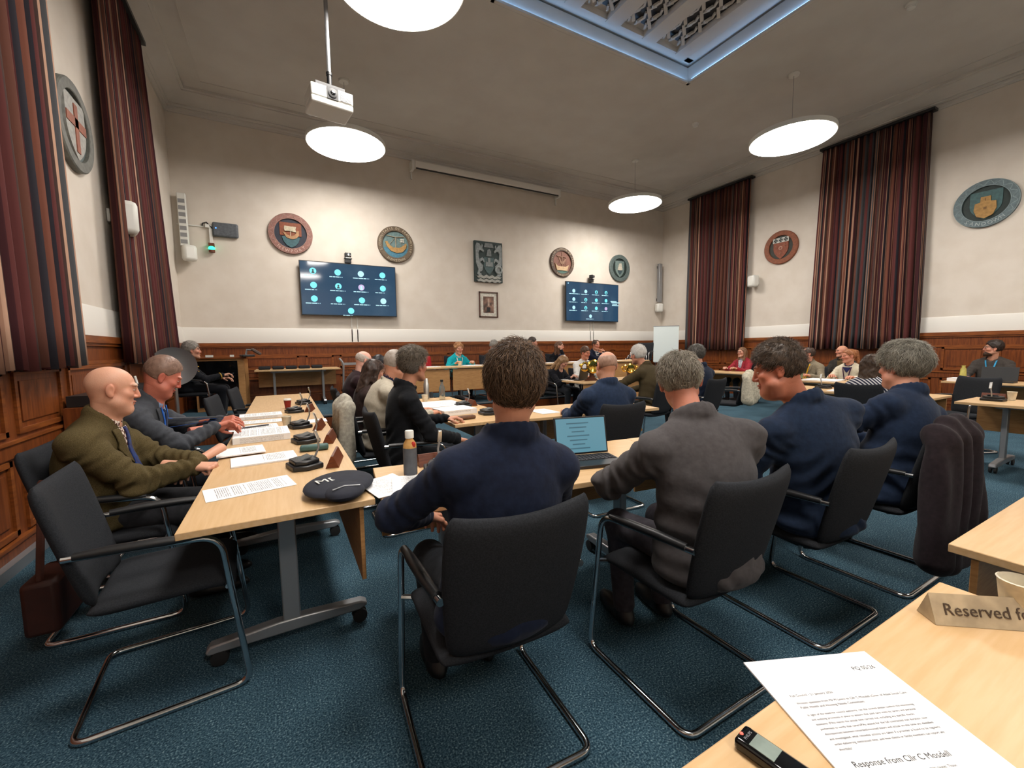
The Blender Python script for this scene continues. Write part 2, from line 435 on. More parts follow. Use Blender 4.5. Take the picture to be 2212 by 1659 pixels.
# ------------------------------------------------------------------ pendant lamps
M['lamp_face'] = emit('lamp_face', '#fff8f0', 26.)
M['lamp_glow'] = emit('lamp_glow', '#fff6ea', 1.0)
def lamp(x, y, label, z=5.0):
    t = thing('pendant_lamp', label, 'pendant lamp', (x, y, z), group='large round disc pendant lamps')
    b = MB(); b.lathe([(.66, .0), (.665, .005), (.665, .075), (.655, .08), (.3, .085)], 64); part('housing', b, 'white_plastic', t, smooth=30)
    b = MB(); b.lathe([(.645, -.004), (.645, -.001)], 64); part('diffuser', b, 'lamp_face', t)
    b = MB(); b.tube([(0, 0, .085), (0, 0, ZC - z - .03)], .004, 6); part('cable', b, 'grey_metal', t)
    b = MB(); b.lathe([(.08, ZC - z - .03), (.09, ZC - z - .01), (.09, ZC - z)], 20); part('ceiling_rose', b, 'white_plastic', t)
for x, y, l in ((1.2, 4.42, 'disc pendant lamp nearest the viewer, cut by the top photo edge, before the projector'), (1.2, 8.2, 'disc pendant lamp below the projector, near the far wall on the left'),
                (8.15, 8.2, 'smallest looking disc pendant lamp, near the far right corner'), (8.15, 4.42, 'disc pendant lamp beside the right wall curtains'),
                (8.15, .64, 'disc pendant lamp barely showing at the right photo edge'), (1.2, .64, 'disc pendant lamp above the viewer, left side'),
                (1.2, -3.1, 'disc pendant lamp behind the viewer, left side'), (8.15, -3.1, 'disc pendant lamp behind the viewer, right side')):
    lamp(x, y, l)
# smoke detectors
for i, (x, y) in enumerate(((8.0, 6.31), (7.99, 2.8))):
    t = thing('smoke_detector', ['white smoke detector on ceiling between the two right lamps', 'white smoke detector on ceiling at the top right photo edge'][i], 'smoke detector', (x, y, ZC), group='ceiling smoke detectors')
    b = MB(); b.lathe([(.03, -.07), (.05, -.06), (.05, -.035)], 20); part('sensor', b, 'white_plastic', t)
    b = MB(); b.lathe([(.06, -.035), (.065, -.02), (.065, 0)], 20); part('mount', b, 'white_plastic', t)
# ------------------------------------------------------------------ carved plaques
WB, WR, WL = (PI / 2, 0, 0), (PI / 2, 0, -PI / 2), (PI / 2, 0, PI / 2)   # local x right, y up, z out of the wall
def paint(c, rough=.6): 
    k = 'paint_' + c.strip('#')
    if k not in M: M[k] = noisy(k, c, '#%02x%02x%02x' % tuple(max(0, int(int(c[i:i + 2], 16) * .86)) for i in (1, 3, 5)), 22, rough)
    return M[k]
_letters = {}
def arc_text(mb, s, r, size, centre, bottom=True, step=None, z=.03, mi=0):
    step = step or size * .95 / r; n = len(s)
    for i, ch in enumerate(s):
        if ch == ' ': continue
        k = (ch, size)
        if k not in _letters: _letters[k] = text_mesh(ch, size, .004)
        a = centre + (i - (n - 1) / 2) * step * (1 if bottom else -1)
        rot = a + PI / 2 if bottom else a - PI / 2
        rr = r
        T = Matrix.Translation((rr * math.cos(a), rr * math.sin(a), z)) @ Matrix.Rotation(rot, 4, 'Z') @ Matrix.Translation((0, -size * .35, 0))
        add_mesh(mb, _letters[k], T, mi)
def disc(mb, r, z0, z1, n=48, mi=0): mb.lathe([(r, z0), (r, z1)], n, mi)
def shield(w, h, n=10):
    p = [(-w, h * .5), (-w, 0)]
    for i in range(1, n): t = i / n; p.append((-w * (1 - t ** 1.8), -h * .62 * t ** .8))
    p.append((0, -h * .62)); return p + [(-x, y) for x, y in p[::-1][1:]]
def plaque(label, loc, rot, rim, field, r=.41, inner=.3, zig=None, edge=None):
    t = thing('wall_plaque', label, 'wall plaque', loc, group='round carved wall plaques'); t.rotation_euler = rot
    b = MB(); b.lathe([(inner, .0), (inner, .05), (inner + .008, .056), (r - .012, .056), (r, .046), (r, 0.)], 56, cap=False); 
    part('rim', b, paint(rim), t, smooth=30)
    b = MB(); disc(b, inner + .004, .0, .022); part('field', b, paint(field), t)
    if zig:
        b = MB(); n = zig[1]; pts = []
        for i in range(n * 6 + 1):
            a = -PI / 2 + .95 + (2 * PI - 1.9) * i / (n * 6)
            rr = (inner + r) / 2 + (r - inner) * .30 * math.sin(i / 6 * 2 * PI)
            pts.append((rr * math.cos(a), rr * math.sin(a), .058))
        b.tube(pts, .0055, 5)
        for rr in (inner + .004, r - .006): b.tube([(rr * math.cos(k * PI / 28), rr * math.sin(k * PI / 28), .056) for k in range(56)], .004, 5, closed=True)
        part('zigzag_line', b, paint(zig[0]), t)
    return t
def letters(t, items, col, label=None):
    b = MB()
    for it in items: arc_text(b, *it[0], **it[1])
    return part('lettering', b, paint(col), t, smooth=0)
# --- far wall, leftmost: NEWPORT
t = plaque('round pink-brown plaque reading NEWPORT with a white-sailed ship', (.283, YB, 3.80), WB, '#8d6258', '#232836', zig=('#b08e84', 11))
b = MB(); sh = shield(.2, .44); b.prism([p for p in sh if p[1] > -.06] , .02, .036); part('shield', b, paint('#83462b'), t)
b = MB(); b.prism([(-.165, -.07), (-.1, -.05), (.1, -.05), (.165, -.07), (.14, -.16), (.08, -.24), (0, -.28), (-.08, -.24), (-.14, -.16)], .02, .04); part('sea', b, paint('#3b5f66'), t)
b = MB(); hull = [(-.145, .02), (-.105, .02), (-.07, -.03), (0, -.05), (.07, -.03), (.1, .02), (.11, .06), (.155, .06), (.15, -.03), (.1, -.09), (.02, -.115), (-.08, -.09)]; b.prism(hull, .03, .052); part('ship_hull', b, paint('#ad845c'), t)
b = MB(); b.prism([(-.115, .145), (-.12, .08), (-.105, .04), (-.02, .05), (.1, .03), (.09, .09), (.105, .14)], .03, .056); b.box((-.005, 0, .044), (.012, .12, .016)); part('sail', b, paint('#bdb299'), t)
letters(t, [(('NEWPORT', .352, .085, -PI / 2), dict(step=.23, z=.056))], '#c9aea2')
# --- far wall, second: NEWTOWN
t = plaque('round brown plaque reading NEWTOWN with a yellow hull on blue sea', (2.43, YB, 3.80), WB, '#6a5b4a', '#6a8484')
b = MB(); b.prism([(.295 * math.cos(a), .295 * math.sin(a)) for a in np.linspace(PI + .25, 2 * PI - .25, 22)], .02, .03); part('sea', b, paint('#4c8096'), t)
b = MB(); b.prism([(-.24, .05), (-.19, .06), (-.14, -.02), (-.06, -.07), (.08, -.07), (.17, -.02), (.22, .04), (.25, .03), (.23, -.07), (.15, -.16), (.02, -.19), (-.12, -.15), (-.2, -.06)], .025, .05); part('ship_hull', b, paint('#b08a54'), t)
b = MB(); b.box((0, .05, .035), (.016, .24, .02)); b.tube([(-.2, .19, .04), (0, .165, .04), (.2, .19, .04)], .01, 6); b.tube([(0, .17, .034), (-.16, -.03, .034)], .004, 5); b.tube([(0, .17, .034), (.17, -.02, .034)], .004, 5); part('mast', b, paint('#a59a84'), t)
b = MB()
for x, y in ((-.022, .022), (.022, .022), (-.022, -.022), (.022, -.022)): b.box((.15 + x, .1 + y, .035), (.034, .034, .02), rz=.6)
part('small_shield', b, paint('#d6d2c6'), t)
letters(t, [(('S COMVNITATIS DE FRANCHEVILE', .36, .07, PI / 2), dict(bottom=False, step=.146, z=.056)), (('NEWTOWN', .36, .07, -PI / 2), dict(step=.17, z=.056))], '#c3b69d')
# --- far wall, fourth: YARMOUTH
t = plaque('round dark brown plaque reading YARMOUTH with a pale ship hull', (7.13, YB, 3.79), WB, '#5b4a3e', '#86594a', inner=.315)
b = MB(); b.prism([(.31 * math.cos(a), .31 * math.sin(a)) for a in np.linspace(PI + .85, 2 * PI - .85, 14)], .02, .034); part('sea', b, paint('#58786f'), t)
b = MB(); b.prism([(-.25, -.03), (-.17, -.11), (.12, -.12), (.22, -.06), (.16, -.23), (-.19, -.23)], .025, .052); part('ship_hull', b, paint('#cfb08a'), t)
b = MB(); b.box((0, .08, .034), (.018, .4, .02)); b.box((-.02, .16, .034), (.34, .014, .016), rz=-.12); b.tube([(0, .14, .034), (-.17, .16, .034)], .008, 5)
for x in (-.16, -.08, .08, .16): b.tube([(0, .2, .032), (x, -.1, .032)], .004, 5)
b.prism([(-.14, .15), (-.02, .02), (.02, .02), (.15, .14), (.06, -.04), (-.05, -.04)], .024, .034); part('rigging', b, paint('#a07c66'), t)
letters(t, [(('SIGILLVM COMMVNE DE EREMVE', .365, .065, PI / 2), dict(bottom=False, step=.15, z=.056)), (('YARMOUTH', .365, .065, -PI / 2), dict(step=.15, z=.056))], '#c9b89c')
# --- far wall, rightmost
t = plaque('round grey-green plaque with a white-sailed ship on a grey shield, right end of far wall', (9.3, YB, 3.79), WB, '#5e6b69', '#27322f', inner=.29)
b = MB(); b.prism(shield(.18, .44), .02, .04); part('shield', b, paint('#71837f'), t)
b = MB(); b.prism([(-.1, -.05), (-.07, .04), (-.03, .14), (.05, .15), (.07, .05), (.1, -.04), (.04, -.065), (-.05, -.065)], .036, .056); part('sail', b, paint('#c6bfae'), t)
b = MB(); b.prism([(-.09, -.07), (.09, -.07), (.06, -.14), (0, -.2), (-.06, -.14)], .036, .05); part('sea', b, paint('#425358'), t)
# --- right wall, far one
t = plaque('round rust-brown plaque with three black crosses on a white bar', (XR, 6.2, 3.81), WR, '#884e34', '#33352f', inner=.29)
b = MB(); b.prism(shield(.18, .46), .02, .04); part('shield', b, paint('#8a4a33'), t)
b = MB(); b.prism([(-.19, .12), (.19, .12), (.19, .235), (-.19, .235)], .036, .052); part('white_bar', b, paint('#d6d8d2'), t)
b = MB()
for k in (-1, 0, 1):
    for q in range(4):
        a = q * PI / 2; T = Matrix.Translation((k * .122, .178, .05)) @ Matrix.Rotation(a, 4, 'Z')
        b.prism([(.006, -.006), (.05, -.028), (.044, 0), (.05, .028), (.006, .006)], 0, .008, 0, T)
part('black_cross', b, paint('#2c3432'), t)
b = MB(); b.tube([(.038 * math.cos(k * PI / 8), -.02 + .038 * math.sin(k * PI / 8), .046) for k in range(16)], .012, 6, closed=True); part('cinquefoil', b, paint('#c49a88'), t)
b = MB()
for x, y in ((-.1, .03), (.1, .03), (0, -.15)):
    b.box((x, y, .043), (.014, .11, .012)); b.box((x, y + .01, .043), (.07, .014, .012))
part('small_cross', b, paint('#a06a52'), t)
# --- right wall, near one: SANDOWN
t = plaque('round slate-blue plaque reading SANDOWN with an ochre castle', (XR, 2.69, 3.83), WR, '#65757a', '#22302e', zig=('#8fa0a2', 11))
b = MB(); b.prism(shield(.2, .44), .02, .034); part('shield', b, paint('#406062'), t)
b = MB(); b.prism([(-.06, .12), (.06, .12), (.065, .03), (.13, .02), (.14, -.1), (.1, -.21), (0, -.26), (-.1, -.21), (-.14, -.1), (-.13, .02), (-.065, .03)], .03, .056); part('castle', b, paint('#a57e45'), t)
b = MB(); b.prism([(-.02, -.06), (.02, -.06), (.02, -.1), (-.02, -.1)], .05, .058); b.box((0, .07, .056), (.012, .05, .004)); part('castle_door', b, paint('#7c5a2e'), t)
letters(t, [(('SANDOWN', .352, .085, -PI / 2), dict(step=.22, z=.056))], '#a9b4b4')
# --- left wall
t = plaque('round grey plaque with a red cross on white, on the left wall', (XL, 5.62, 3.53), WL, '#6b6c66', '#5b6766', inner=.31)
b = MB(); b.prism(shield(.22, .5), .02, .05); part('shield', b, paint('#a3a29c'), t)
b = MB(); b.box((0, -.02, .05), (.075, .44, .014)); b.box((0, .03, .05), (.43, .085, .014)); part('red_cross', b, paint('#96563f'), t)
letters(t, [(('ISLE OF WIGHT', .358, .05, -PI / 2), dict(step=.13, z=.056))] if False else [], '#8d8f8a') if False else None
# --- square crest panel
t = thing('crest_panel', 'square silver and black relief panel with two horses and a castle shield', 'crest panel', (4.79, YB - .002, 3.595)); t.rotation_euler = WB
b = MB(); b.box((0, 0, .035), (.79, 1.02, .07)); part('backing', b, paint('#33403f'), t)
sil = paint('#8d9494')
b = MB(); 
for s in (-1, 1):
    mirror = Matrix.Scale(s, 4, (1, 0, 0))
    def P_(pl, z1=.092):
        q = [(x * s, y) for x, y in pl]; b.prism(q, .06, z1)
    P_([(.34, .46), (.30, .30), (.29, .1), (.24, -.04), (.17, -.1), (.19, -.22), (.24, -.26), (.3, -.2), (.36, -.05), (.37, .15), (.37, .38)])      # body
    P_([(.34, .45), (.27, .44), (.2, .34), (.14, .27), (.16, .23), (.22, .27), (.27, .27), (.30, .2), (.35, .28)], .1)                                   # head and neck
    P_([(.2, .44), (.17, .40), (.19, .33), (.215, .36)], .1)                                                                                         # ear
    P_([(.26, .06), (.19, .1), (.15, .07), (.13, -.02), (.16, -.02), (.18, .03), (.26, -.02)], .098)                                               # raised foreleg
    P_([(.3, -.2), (.34, -.32), (.30, -.36), (.22, -.34), (.23, -.30), (.27, -.3), (.25, -.22)], .098)                                              # hind leg
part('horse_relief', b, sil, t)
b = MB(); b.tube([(.27 + .085 * math.cos(k * PI / 10), -.19 + .085 * math.sin(k * PI / 10), .1) for k in range(20)], .024, 8, closed=True); part('coiled_tail', b, paint('#9ea5a4'), t)
b = MB(); T = Matrix.Translation((0, .02, 0)); b.prism([(x * .9, y - .08) for x, y in shield(.16, .38)], .06, .085); part('shield', b, paint('#4d6264'), t)
b = MB(); b.prism([(-.1, -.12), (-.1, 0), (-.05, 0), (-.045, -.01), (-.035, -.01), (-.035, .1), (.035, .1), (.035, -.01), (.05, -.01), (.05, 0), (.1, 0), (.1, -.12)], .08, .1); part('castle', b, paint('#858c8c'), t)
b = MB(); b.prism([(-.07, .14), (.07, .14), (.06, .28), (.02, .33), (-.04, .3)], .06, .09); b.prism([(-.14, .36), (.14, .36), (.1, .47), (-.1, .47)], .06, .085); part('helm_relief', b, paint('#7b8080'), t)
b = MB()
for y, a in ((-.37, 1), (-.46, .8)):
    pts = [(-.36, y)]; 
    for k in range(9): pts.append((-.32 + k * .08, y + (.045 if k % 2 else .0) * a))
    pts += [(.36, y), (.3, y - .05)]
    for k in range(7): pts.append((.24 - k * .08, y - (.065 if k % 2 else .035)))
    pts.append((-.3, y - .05)); b.prism(pts, .06, .09)
part('scroll_relief', b, paint('#a3a49e'), t)
# --- framed photograph
t = thing('picture_frame', 'dark framed portrait photograph below the square crest panel', 'framed picture', (4.79, YB, 2.515)); t.rotation_euler = WB
b = MB()
for c, d in (((0, .315, .015), (.54, .03, .03)), ((0, -.315, .015), (.54, .03, .03)), ((-.255, 0, .015), (.03, .66, .03)), ((.255, 0, .015), (.03, .66, .03))): b.box(c, d)
part('frame', b, 'dark_wood', t)
b = MB(); b.box((0, 0, .006), (.49, .61, .006)); part('mount', b, paint('#d5d2c6'), t)
b = MB(); b.box((0, .0, .011), (.3, .42, .004)); part('photograph', b, noisy('photo_print', '#3a2c27', '#8d6a58', 9, .5, stretch=(1, 1, 2.2), detail=4), t)
b = MB(); b.box((.0, .06, .0145), (.05, .2, .003)); b.box((.12, -.02, .0145), (.03, .05, .003)); part('pale_pattern', b, paint('#b39a8a'), t)
b = MB(); b.box((.0, -.13, .0145), (.1, .13, .003)); part('dark_pattern', b, paint('#2b2727'), t)

# ------------------------------------------------------------------ wall screens
M['screen'] = None
def screen_mat():
    m = emit('screen_picture', '#0f4a6c', .55); t = NT(m)
    tc = t.new('ShaderNodeTexCoord'); n = t.new('ShaderNodeTexNoise', i_Scale=2.2, i_Detail=2.); t.link(tc.outputs['Object'], n.inputs['Vector'])
    r = ramp(t, n.outputs['Fac'], [(.3, '#0c4468'), (.55, '#17496a'), (.75, '#2f5673')]); t.link(r.outputs[0], t.b.inputs['Emission Color'])
    t.b.inputs['Roughness'].default_value = .06; return m
M['screen'] = screen_mat(); M['cyan'] = emit('avatar_cyan', '#6fe4f5', .95); M['cyan_b'] = emit('avatar_pale', '#a9dcf2', .95); M['caption'] = emit('caption_white', '#b6e6f5', .95); M['dark_av'] = emit('avatar_dark', '#123a48', .5)
M['pinkish'] = emit('avatar_pink', '#b9a6cf', .9)
def tv(label, loc, w, h, sc, second=False):
    t = thing('wall_screen', label, 'television', loc, group='wall mounted meeting screens'); t.rotation_euler = WB
    b = MB(); b.box((0, 0, .11), (w, h, .05)); b.box((0, -.05, .045), (w * .4, h * .45, .08)); part('casing', b, 'black', t, bev=.004)
    b = MB(); b.box((0, 0, .1365), (w - .03, h - .035, .003)); part('display', b, 'screen', t)
    rr = random.Random(5 if second else 4)
    cols = [-.385, -.14, .1, .335] if not second else [-.36, -.14, .06, .25]; rows = [.3, .04, -.21] if not second else [.25, .04, -.17]
    cells = [(cols[i], rows[j]) for j in range(3) for i in range(4)] + [((-.02 if not second else -.05), -.42 if not second else -.38)]
    for k, (u, v) in enumerate(cells):
        cx, cy = u * w + (.03 if not second else 0), v * h + .02; r = .066 * w / 2 * (1. if not second else .8)
        b = MB(); b.lathe([(r, .138), (r, .1395)], 22, T=Matrix.Translation((cx, cy, 0)))
        kind = 'cyan_b' if k in ((2, 11) if not second else (0, 1, 4, 8, 12)) else ('pinkish' if k in ((6,) if not second else (11,)) else 'cyan')
        av = part('avatar_icon', b, kind, t)
        if k in ((0, 5, 6) if not second else (2, 3, 5, 9)):
            b = MB(); b.lathe([(r * .3, .1396), (r * .3, .1405)], 12, T=Matrix.Translation((cx, cy + r * .25, 0))); b.prism([(cx - r * .5, cy - r * .75), (cx + r * .5, cy - r * .75), (cx + r * .25, cy - r * .05), (cx - r * .25, cy - r * .05)], .1396, .1405); part('portrait_silhouette', b, 'dark_av' if k != 6 else 'cyan_b', av)
        b = MB(); x = cx - .085 * w; n = rr.choice((2, 3)); 
        for q in range(n):
            L = (.03 + .045 * rr.random()) * w / 1.3; b.box((x + L / 2, cy - r - .032, .1385), (L, .016, .002)); x += L + .012
        b.box((x + .012, cy - r - .032, .1385), (.014, .014, .002)); b.box((x + .04, cy - r - .032, .1385), (.01, .016, .002))
        part('name_caption', b, 'caption', t)
    if second:
        b = MB()
        for q, (dx, dy, L) in enumerate(((.4, .03, .12), (.44, .0, .17), (.425, -.04, .1), (.44, -.075, .14))): b.box((dx * w, dy * h + .02, .1385), (L * w, .022, .002))
        part('side_notes', b, 'caption', t)
        b = MB(); b.lathe([(.018, .138), (.018, .139)], 12, T=Matrix.Translation((-.46 * w, .45 * h, 0))); part('corner_dot', b, 'cyan_b', t)
    return t
tv('left wall screen with a grid of round avatars, below the NEWPORT plaque', (1.385, YB, 2.70), 1.98, 1.13, 1)
tv('right wall screen with a grid of round avatars, right of the framed picture', (8.17, YB, 2.695), 1.98, 1.13, 1, True)
for i, (x, tilt) in enumerate(((1.36, 0), (8.12, .5))):
    t = thing('conference_camera', ['small black camera on top of the left wall screen', 'small black camera on top of the right wall screen'][i], 'camera', (x, YB - .11, 3.268), tilt, 'cameras on the wall screens')
    b = MB(); b.box((0, 0, .05), (.13, .1, .08)); b.box((0, -.03, .1), (.16, .08, .02)); part('base', b, 'black', t, bev=.006)
    b = MB(); b.box((0, -.01, .175), (.13, .12, .1)); part('camera_head', b, 'black', t, bev=.015)
    b = MB(); b.lathe([(.034, 0), (.034, .02), (.024, .022)], 18, T=Matrix.Translation((.02, -.07, .175)) @ Matrix.Rotation(PI / 2, 4, 'X')); part('lens', b, 'chrome', t)
    b = MB(); b.box((0, -.065, .112), (.1, .02, .016)); part('white_strip', b, 'white_plastic', t)
for i, x in enumerate((1.45, 8.22)):
    b = MB()
    for dx in (-.06, .06): b.box((x + dx, YB - .012, 1.85), (.022, .02, .56)); b.box((x + dx, YB - .018, 1.92), (.03, .024, .03))
    tag(part('cable_trunking', b, 'white_paint'), ['pair of white cable trunks below the left wall screen', 'pair of white cable trunks below the right wall screen'][i], 'cable trunking', 'cable trunks below the screens')
# roller projection screen under the cornice
t = thing('projection_screen', 'long white roller projection screen housing under the far cornice', 'projection screen', (4.88, YB - .205, 5.60))
b = MB(); b.box((0, 0, 0), (4.0, .15, .15)); part('housing', b, 'white_paint', t, bev=.02)
b = MB(); b.box((0, -.03, -.082), (3.94, .05, .022)); part('hem_bar', b, 'black', t)
for x in (-2.03, 2.03):
    b = MB(); b.box((x, .08, -.01), (.06, .23, .2)); b.box((x, .17, -.17), (.03, .03, .2)); part('bracket', b, 'white_plastic', t)
# ceiling projector
t = thing('projector', 'white ceiling projector on a long grey pole', 'projector', (.62, 5.05, 4.02), R(8))
b = MB(); b.box((0, .16, .1), (.43, .32, .125)); part('upper_case', b, 'white_plastic', t, bev=.012)
b = MB(); b.box((0, .165, .005), (.43, .33, .07)); part('lower_case', b, 'white_plastic', t, bev=.015)
b = MB(); b.box((0, -.003, .1), (.115, .01, .12)); b.lathe([(.042, 0), (.046, .012), (.03, .014)], 24, T=Matrix.Translation((.0, -.005, .1)) @ Matrix.Rotation(PI / 2, 4, 'X')); ln = part('lens_panel', b, 'black', t)
b = MB(); b.lathe([(.026, 0), (.02, .004)], 20, T=Matrix.Translation((.0, -.019, .1)) @ Matrix.Rotation(PI / 2, 4, 'X')); part('lens_glass', b, 'black_gloss', ln)
b = MB()
for k in range(9): b.box((.135, -.003, .055 + k * .0115), (.115, .006, .005))
part('vent_grille', b, 'grey_metal', t)
b = MB(); b.box((0, .1, .21), (.3, .06, .035)); b.box((0, .1, .18), (.03, .03, .05)); part('mount_plate', b, 'black', t)
b = MB(); b.tube([(0, .1, .22), (0, .1, .34)], .026, 12); b.tube([(0, .1, .33), (0, .1, .36)], .032, 12); part('pole_joint', b, 'black', t)
b = MB(); b.tube([(0, .1, .35), (0, .1, ZC - 4.02)], .022, 12); part('pole', b, 'grey_metal', t)
# wall loudspeakers
def speaker(label, loc, rz, s=1.):
    t = thing('wall_speaker', label, 'loudspeaker', loc, rz, 'rounded white wall speakers')
    b = MB(); b.box((0, -.16, 0), (.24 * s, .2, .32 * s)); part('cabinet', b, 'white_plastic', t, bev=.05)
    b = MB(); b.tube([(0, 0, 0), (0, -.1, 0)], .03, 10); b.box((0, -.012, 0), (.09, .024, .14)); part('bracket', b, 'white_plastic', t)
speaker('rounded white speaker on left wall between the curtains', (XL, 6.42, 2.93), PI / 2 + .35, 1.15)
speaker('rounded white speaker in the far left corner behind the curtain', (XL + .18, YB - .02, 3.22), .35, .9)
speaker('rounded white speaker in the far right corner below the column speaker', (XR - .25, YB - .02, 2.62), -.35, .9)
speaker('rounded white speaker on right wall between the curtains', (XR, 6.78, 3.05), -PI / 2 - .2, .95)
for i, (x, z0, z1) in enumerate(((XL + .17, 3.35, 4.3), (XR - .23, 2.8, 4.05))):
    t = thing('column_speaker', ['slim white column speaker in the far left corner', 'slim grey column speaker in the far right corner'][i], 'loudspeaker', (x, YB - .01, 0), 0, 'slim column speakers')
    b = MB(); b.box((0, -.1, (z0 + z1) / 2), (.13, .1, z1 - z0)); part('cabinet', b, 'white_plastic' if i == 0 else 'grey_metal', t, bev=.01)
    b = MB(); [b.box((0, -.152, z0 + .08 + k * (z1 - z0 - .1) / 7), (.1, .006, .07)) for k in range(7)]; part('grille', b, 'grey_metal', t)
    b = MB(); b.box((0, -.025, z1 - .1), (.06, .05, .08)); b.box((0, -.025, z0 + .1), (.06, .05, .08)); part('bracket', b, 'black', t)
# wireless access point and signal light
t = thing('access_point', 'grey rounded wireless box with a tiny blue light on the far wall', 'wireless box', (-.84, YB, 3.73)); t.rotation_euler = WB
b = MB(); b.box((0, 0, .05), (.42, .27, .07)); part('case', b, paint('#5b6066'), t, bev=.03)
b = MB(); b.ell((-.15, .02, .087), .012); part('status_light', b, emit('blue_dot', '#4a8cff', 2.), t)
b = MB(); b.tube([(-.2, .0, .06), (-.3, .12, .03), (-.36, .1, .02), (-.37, .05, .02)], .012, 6); part('cable', b, 'black', t)
t = thing('signal_light', 'green signal lamp hanging from a white conduit on the far wall', 'signal lamp', (-1.08, YB, 3.36)); t.rotation_euler = WB
b = MB(); b.box((0, .24, .03), (.05, .3, .04)); b.box((-.03, .42, .03), (.1, .06, .05)); part('conduit', b, 'white_plastic', t)
b = MB(); b.lathe([(.05, .06), (.05, .13)], 18, T=Matrix.Rotation(-PI / 2, 4, 'X') @ Matrix.Translation((0, -.06, -.13))); b.box((0, .07, .06), (.09, .06, .07)); part('housing', b, paint('#6a3420'), t)
b = MB(); b.ell((0, -.0, .07), (.055, .045, .055)); part('green_lens', b, emit('green_lamp', '#28d890', 3.), t)
b = MB(); b.box((-1.35, YB - .012, 3.77), (.5, .014, .02)); tag(part('cable_trunking', b, 'white_plastic'), 'thin horizontal cable trunk left of the grey wireless box', 'cable trunking')
# ------------------------------------------------------------------ tables
_tab = {}
def table(label, cx, cy, L, rz, z=0., W=.7, pz=(.36, .69), group='flip-top beech meeting tables', panel=True):
    k = (L, W, pz, panel)
    if k in _tab:
        t = copy_tree(_tab[k]); t.location = (cx, cy, z); t.rotation_euler = (0, 0, rz); return tag(t, label, 'table', group)
    t = _tab[k] = thing('meeting_table', label, 'table', (cx, cy, z), rz, group)
    b = MB(); b.box((0, 0, .716), (L, W, .028)); part('tabletop', b, 'beech', t, bev=.003)
    if panel:
        b = MB(); b.box((0, W / 2 - .055, (pz[0] + pz[1]) / 2), (L - .06, .018, pz[1] - pz[0])); part('modesty_panel', b, 'beech_edge', t, bev=.002)
    b = MB(); b.box((0, .02, .675), (L - .5, .05, .04)); part('crossbeam', b, 'grey_metal', t)
    for s in (-1, 1):
        x = s * (L / 2 - .31)
        b = MB(); b.box((x, .0, .39), (.045, .075, .6)); b.box((x, 0, .69), (.06, .5, .024)); lg = part('leg', b, 'grey_metal', t, bev=.006)
        b = MB()
        b.prism([(-.34, .075), (-.33, .06), (.3, .07), (.335, .085), (.34, .1), (.31, .115), (.06, .125), (-.06, .125), (-.32, .1)], -.028, .028, T=Matrix.Translation((x, 0, 0)) @ Matrix(((0, 0, 1, 0), (1, 0, 0, 0), (0, 1, 0, 0), (0, 0, 0, 1))))
        part('foot', b, 'grey_metal', t, bev=.008)
        for y in (-.30, .29):
            b = MB()
            for dx in (-.018, .018): b.lathe([(.012, -.011), (.034, -.009), (.036, 0), (.034, .009), (.012, .011)], 16, T=Matrix.Translation((x + dx, y + .012, .037)) @ Matrix.Rotation(PI / 2, 4, 'Y'))
            b.box((x, y, .065), (.03, .04, .03)); part('caster', b, 'rubber', t)
    return t
U = Vector((.9936, -.113, 0)); V = Vector((.113, .9936, 0)); RZF = math.atan2(-.113, .9936)
# left row, three tables end to end (people sit on its left side)
for i, (ya, lab) in enumerate(((1.86, 'beech table of the left row nearest the viewer, under the navy pouch'), (3.625, 'beech table in the middle of the left row, under thick paper stacks'), (5.39, 'beech table at the far end of the left row, with the red cup'))):
    table(lab, -.027, ya + .881, 1.762, -PI / 2)
c0 = Vector((.325, 1.665, 0))
for i, lab in enumerate(('beech table before the man in the plain navy suit, under the tall juice bottle', 'beech table before the two navy suits on the right of the front row')):
    p = c0 + U * (.85 + 1.703 * i) + V * .35; table(lab, p.x, p.y, 1.7, RZF)
table('beech table of the inner row beside the man in the black jacket, covered in papers', 1.615, 4.37, 2.05, -PI / 2)
p = Vector((1.965, 3.265, 0)) + U * .75 + V * .35; table('beech table of the inner row before the bald man in blue', p.x, p.y, 1.5, RZF)
table('beech table at the viewer, with the reserved sign and printed sheets', .735, .05, 1.6, 0.)
table('beech table at the right photo edge, beyond the reserved sign', 2.655, .12, 1.6, 0.)
table('beech table with the gold maces on it, before the man in a bow tie', 5.66, 6.37, 1.76, PI)
for i, (xa, L, lab) in enumerate(((1.9, .95, 'short beech head table on the platform at the red chair'), (2.855, 1.76, 'beech head table on the platform before the woman in turquoise'), (4.62, 1.76, 'beech head table on the platform before the man in a blue suit turning right'), (6.385, 1.76, 'beech head table on the platform at its right end'))):
    table(lab, xa + L / 2, 7.98, L, PI, DZ, pz=(.27, .69), group='beech head tables on the platform')
table('beech side table against the far wall on the left, with dark bags on top', .27, 9.5, 1.5, 0., DZ, group='beech side tables')
table('beech right inner table with a cream cup, cut by the photo edge', 6.75, .78, 1.76, -PI / 2)
table('beech table of the right inner row with white sheets near the striped sleeve', 6.78, 2.75, 1.76, -PI / 2)
table('beech table before the woman in the cream cardigan', 8.35, 3.72, 1.76, -PI / 2)
table('beech table before the bearded man with a black laptop', 9.93, 1.78, 1.76, -PI / 2)
table('small looking beech table far right before the woman in red and white', 9.45, 6.4, 1.76, -PI / 2)

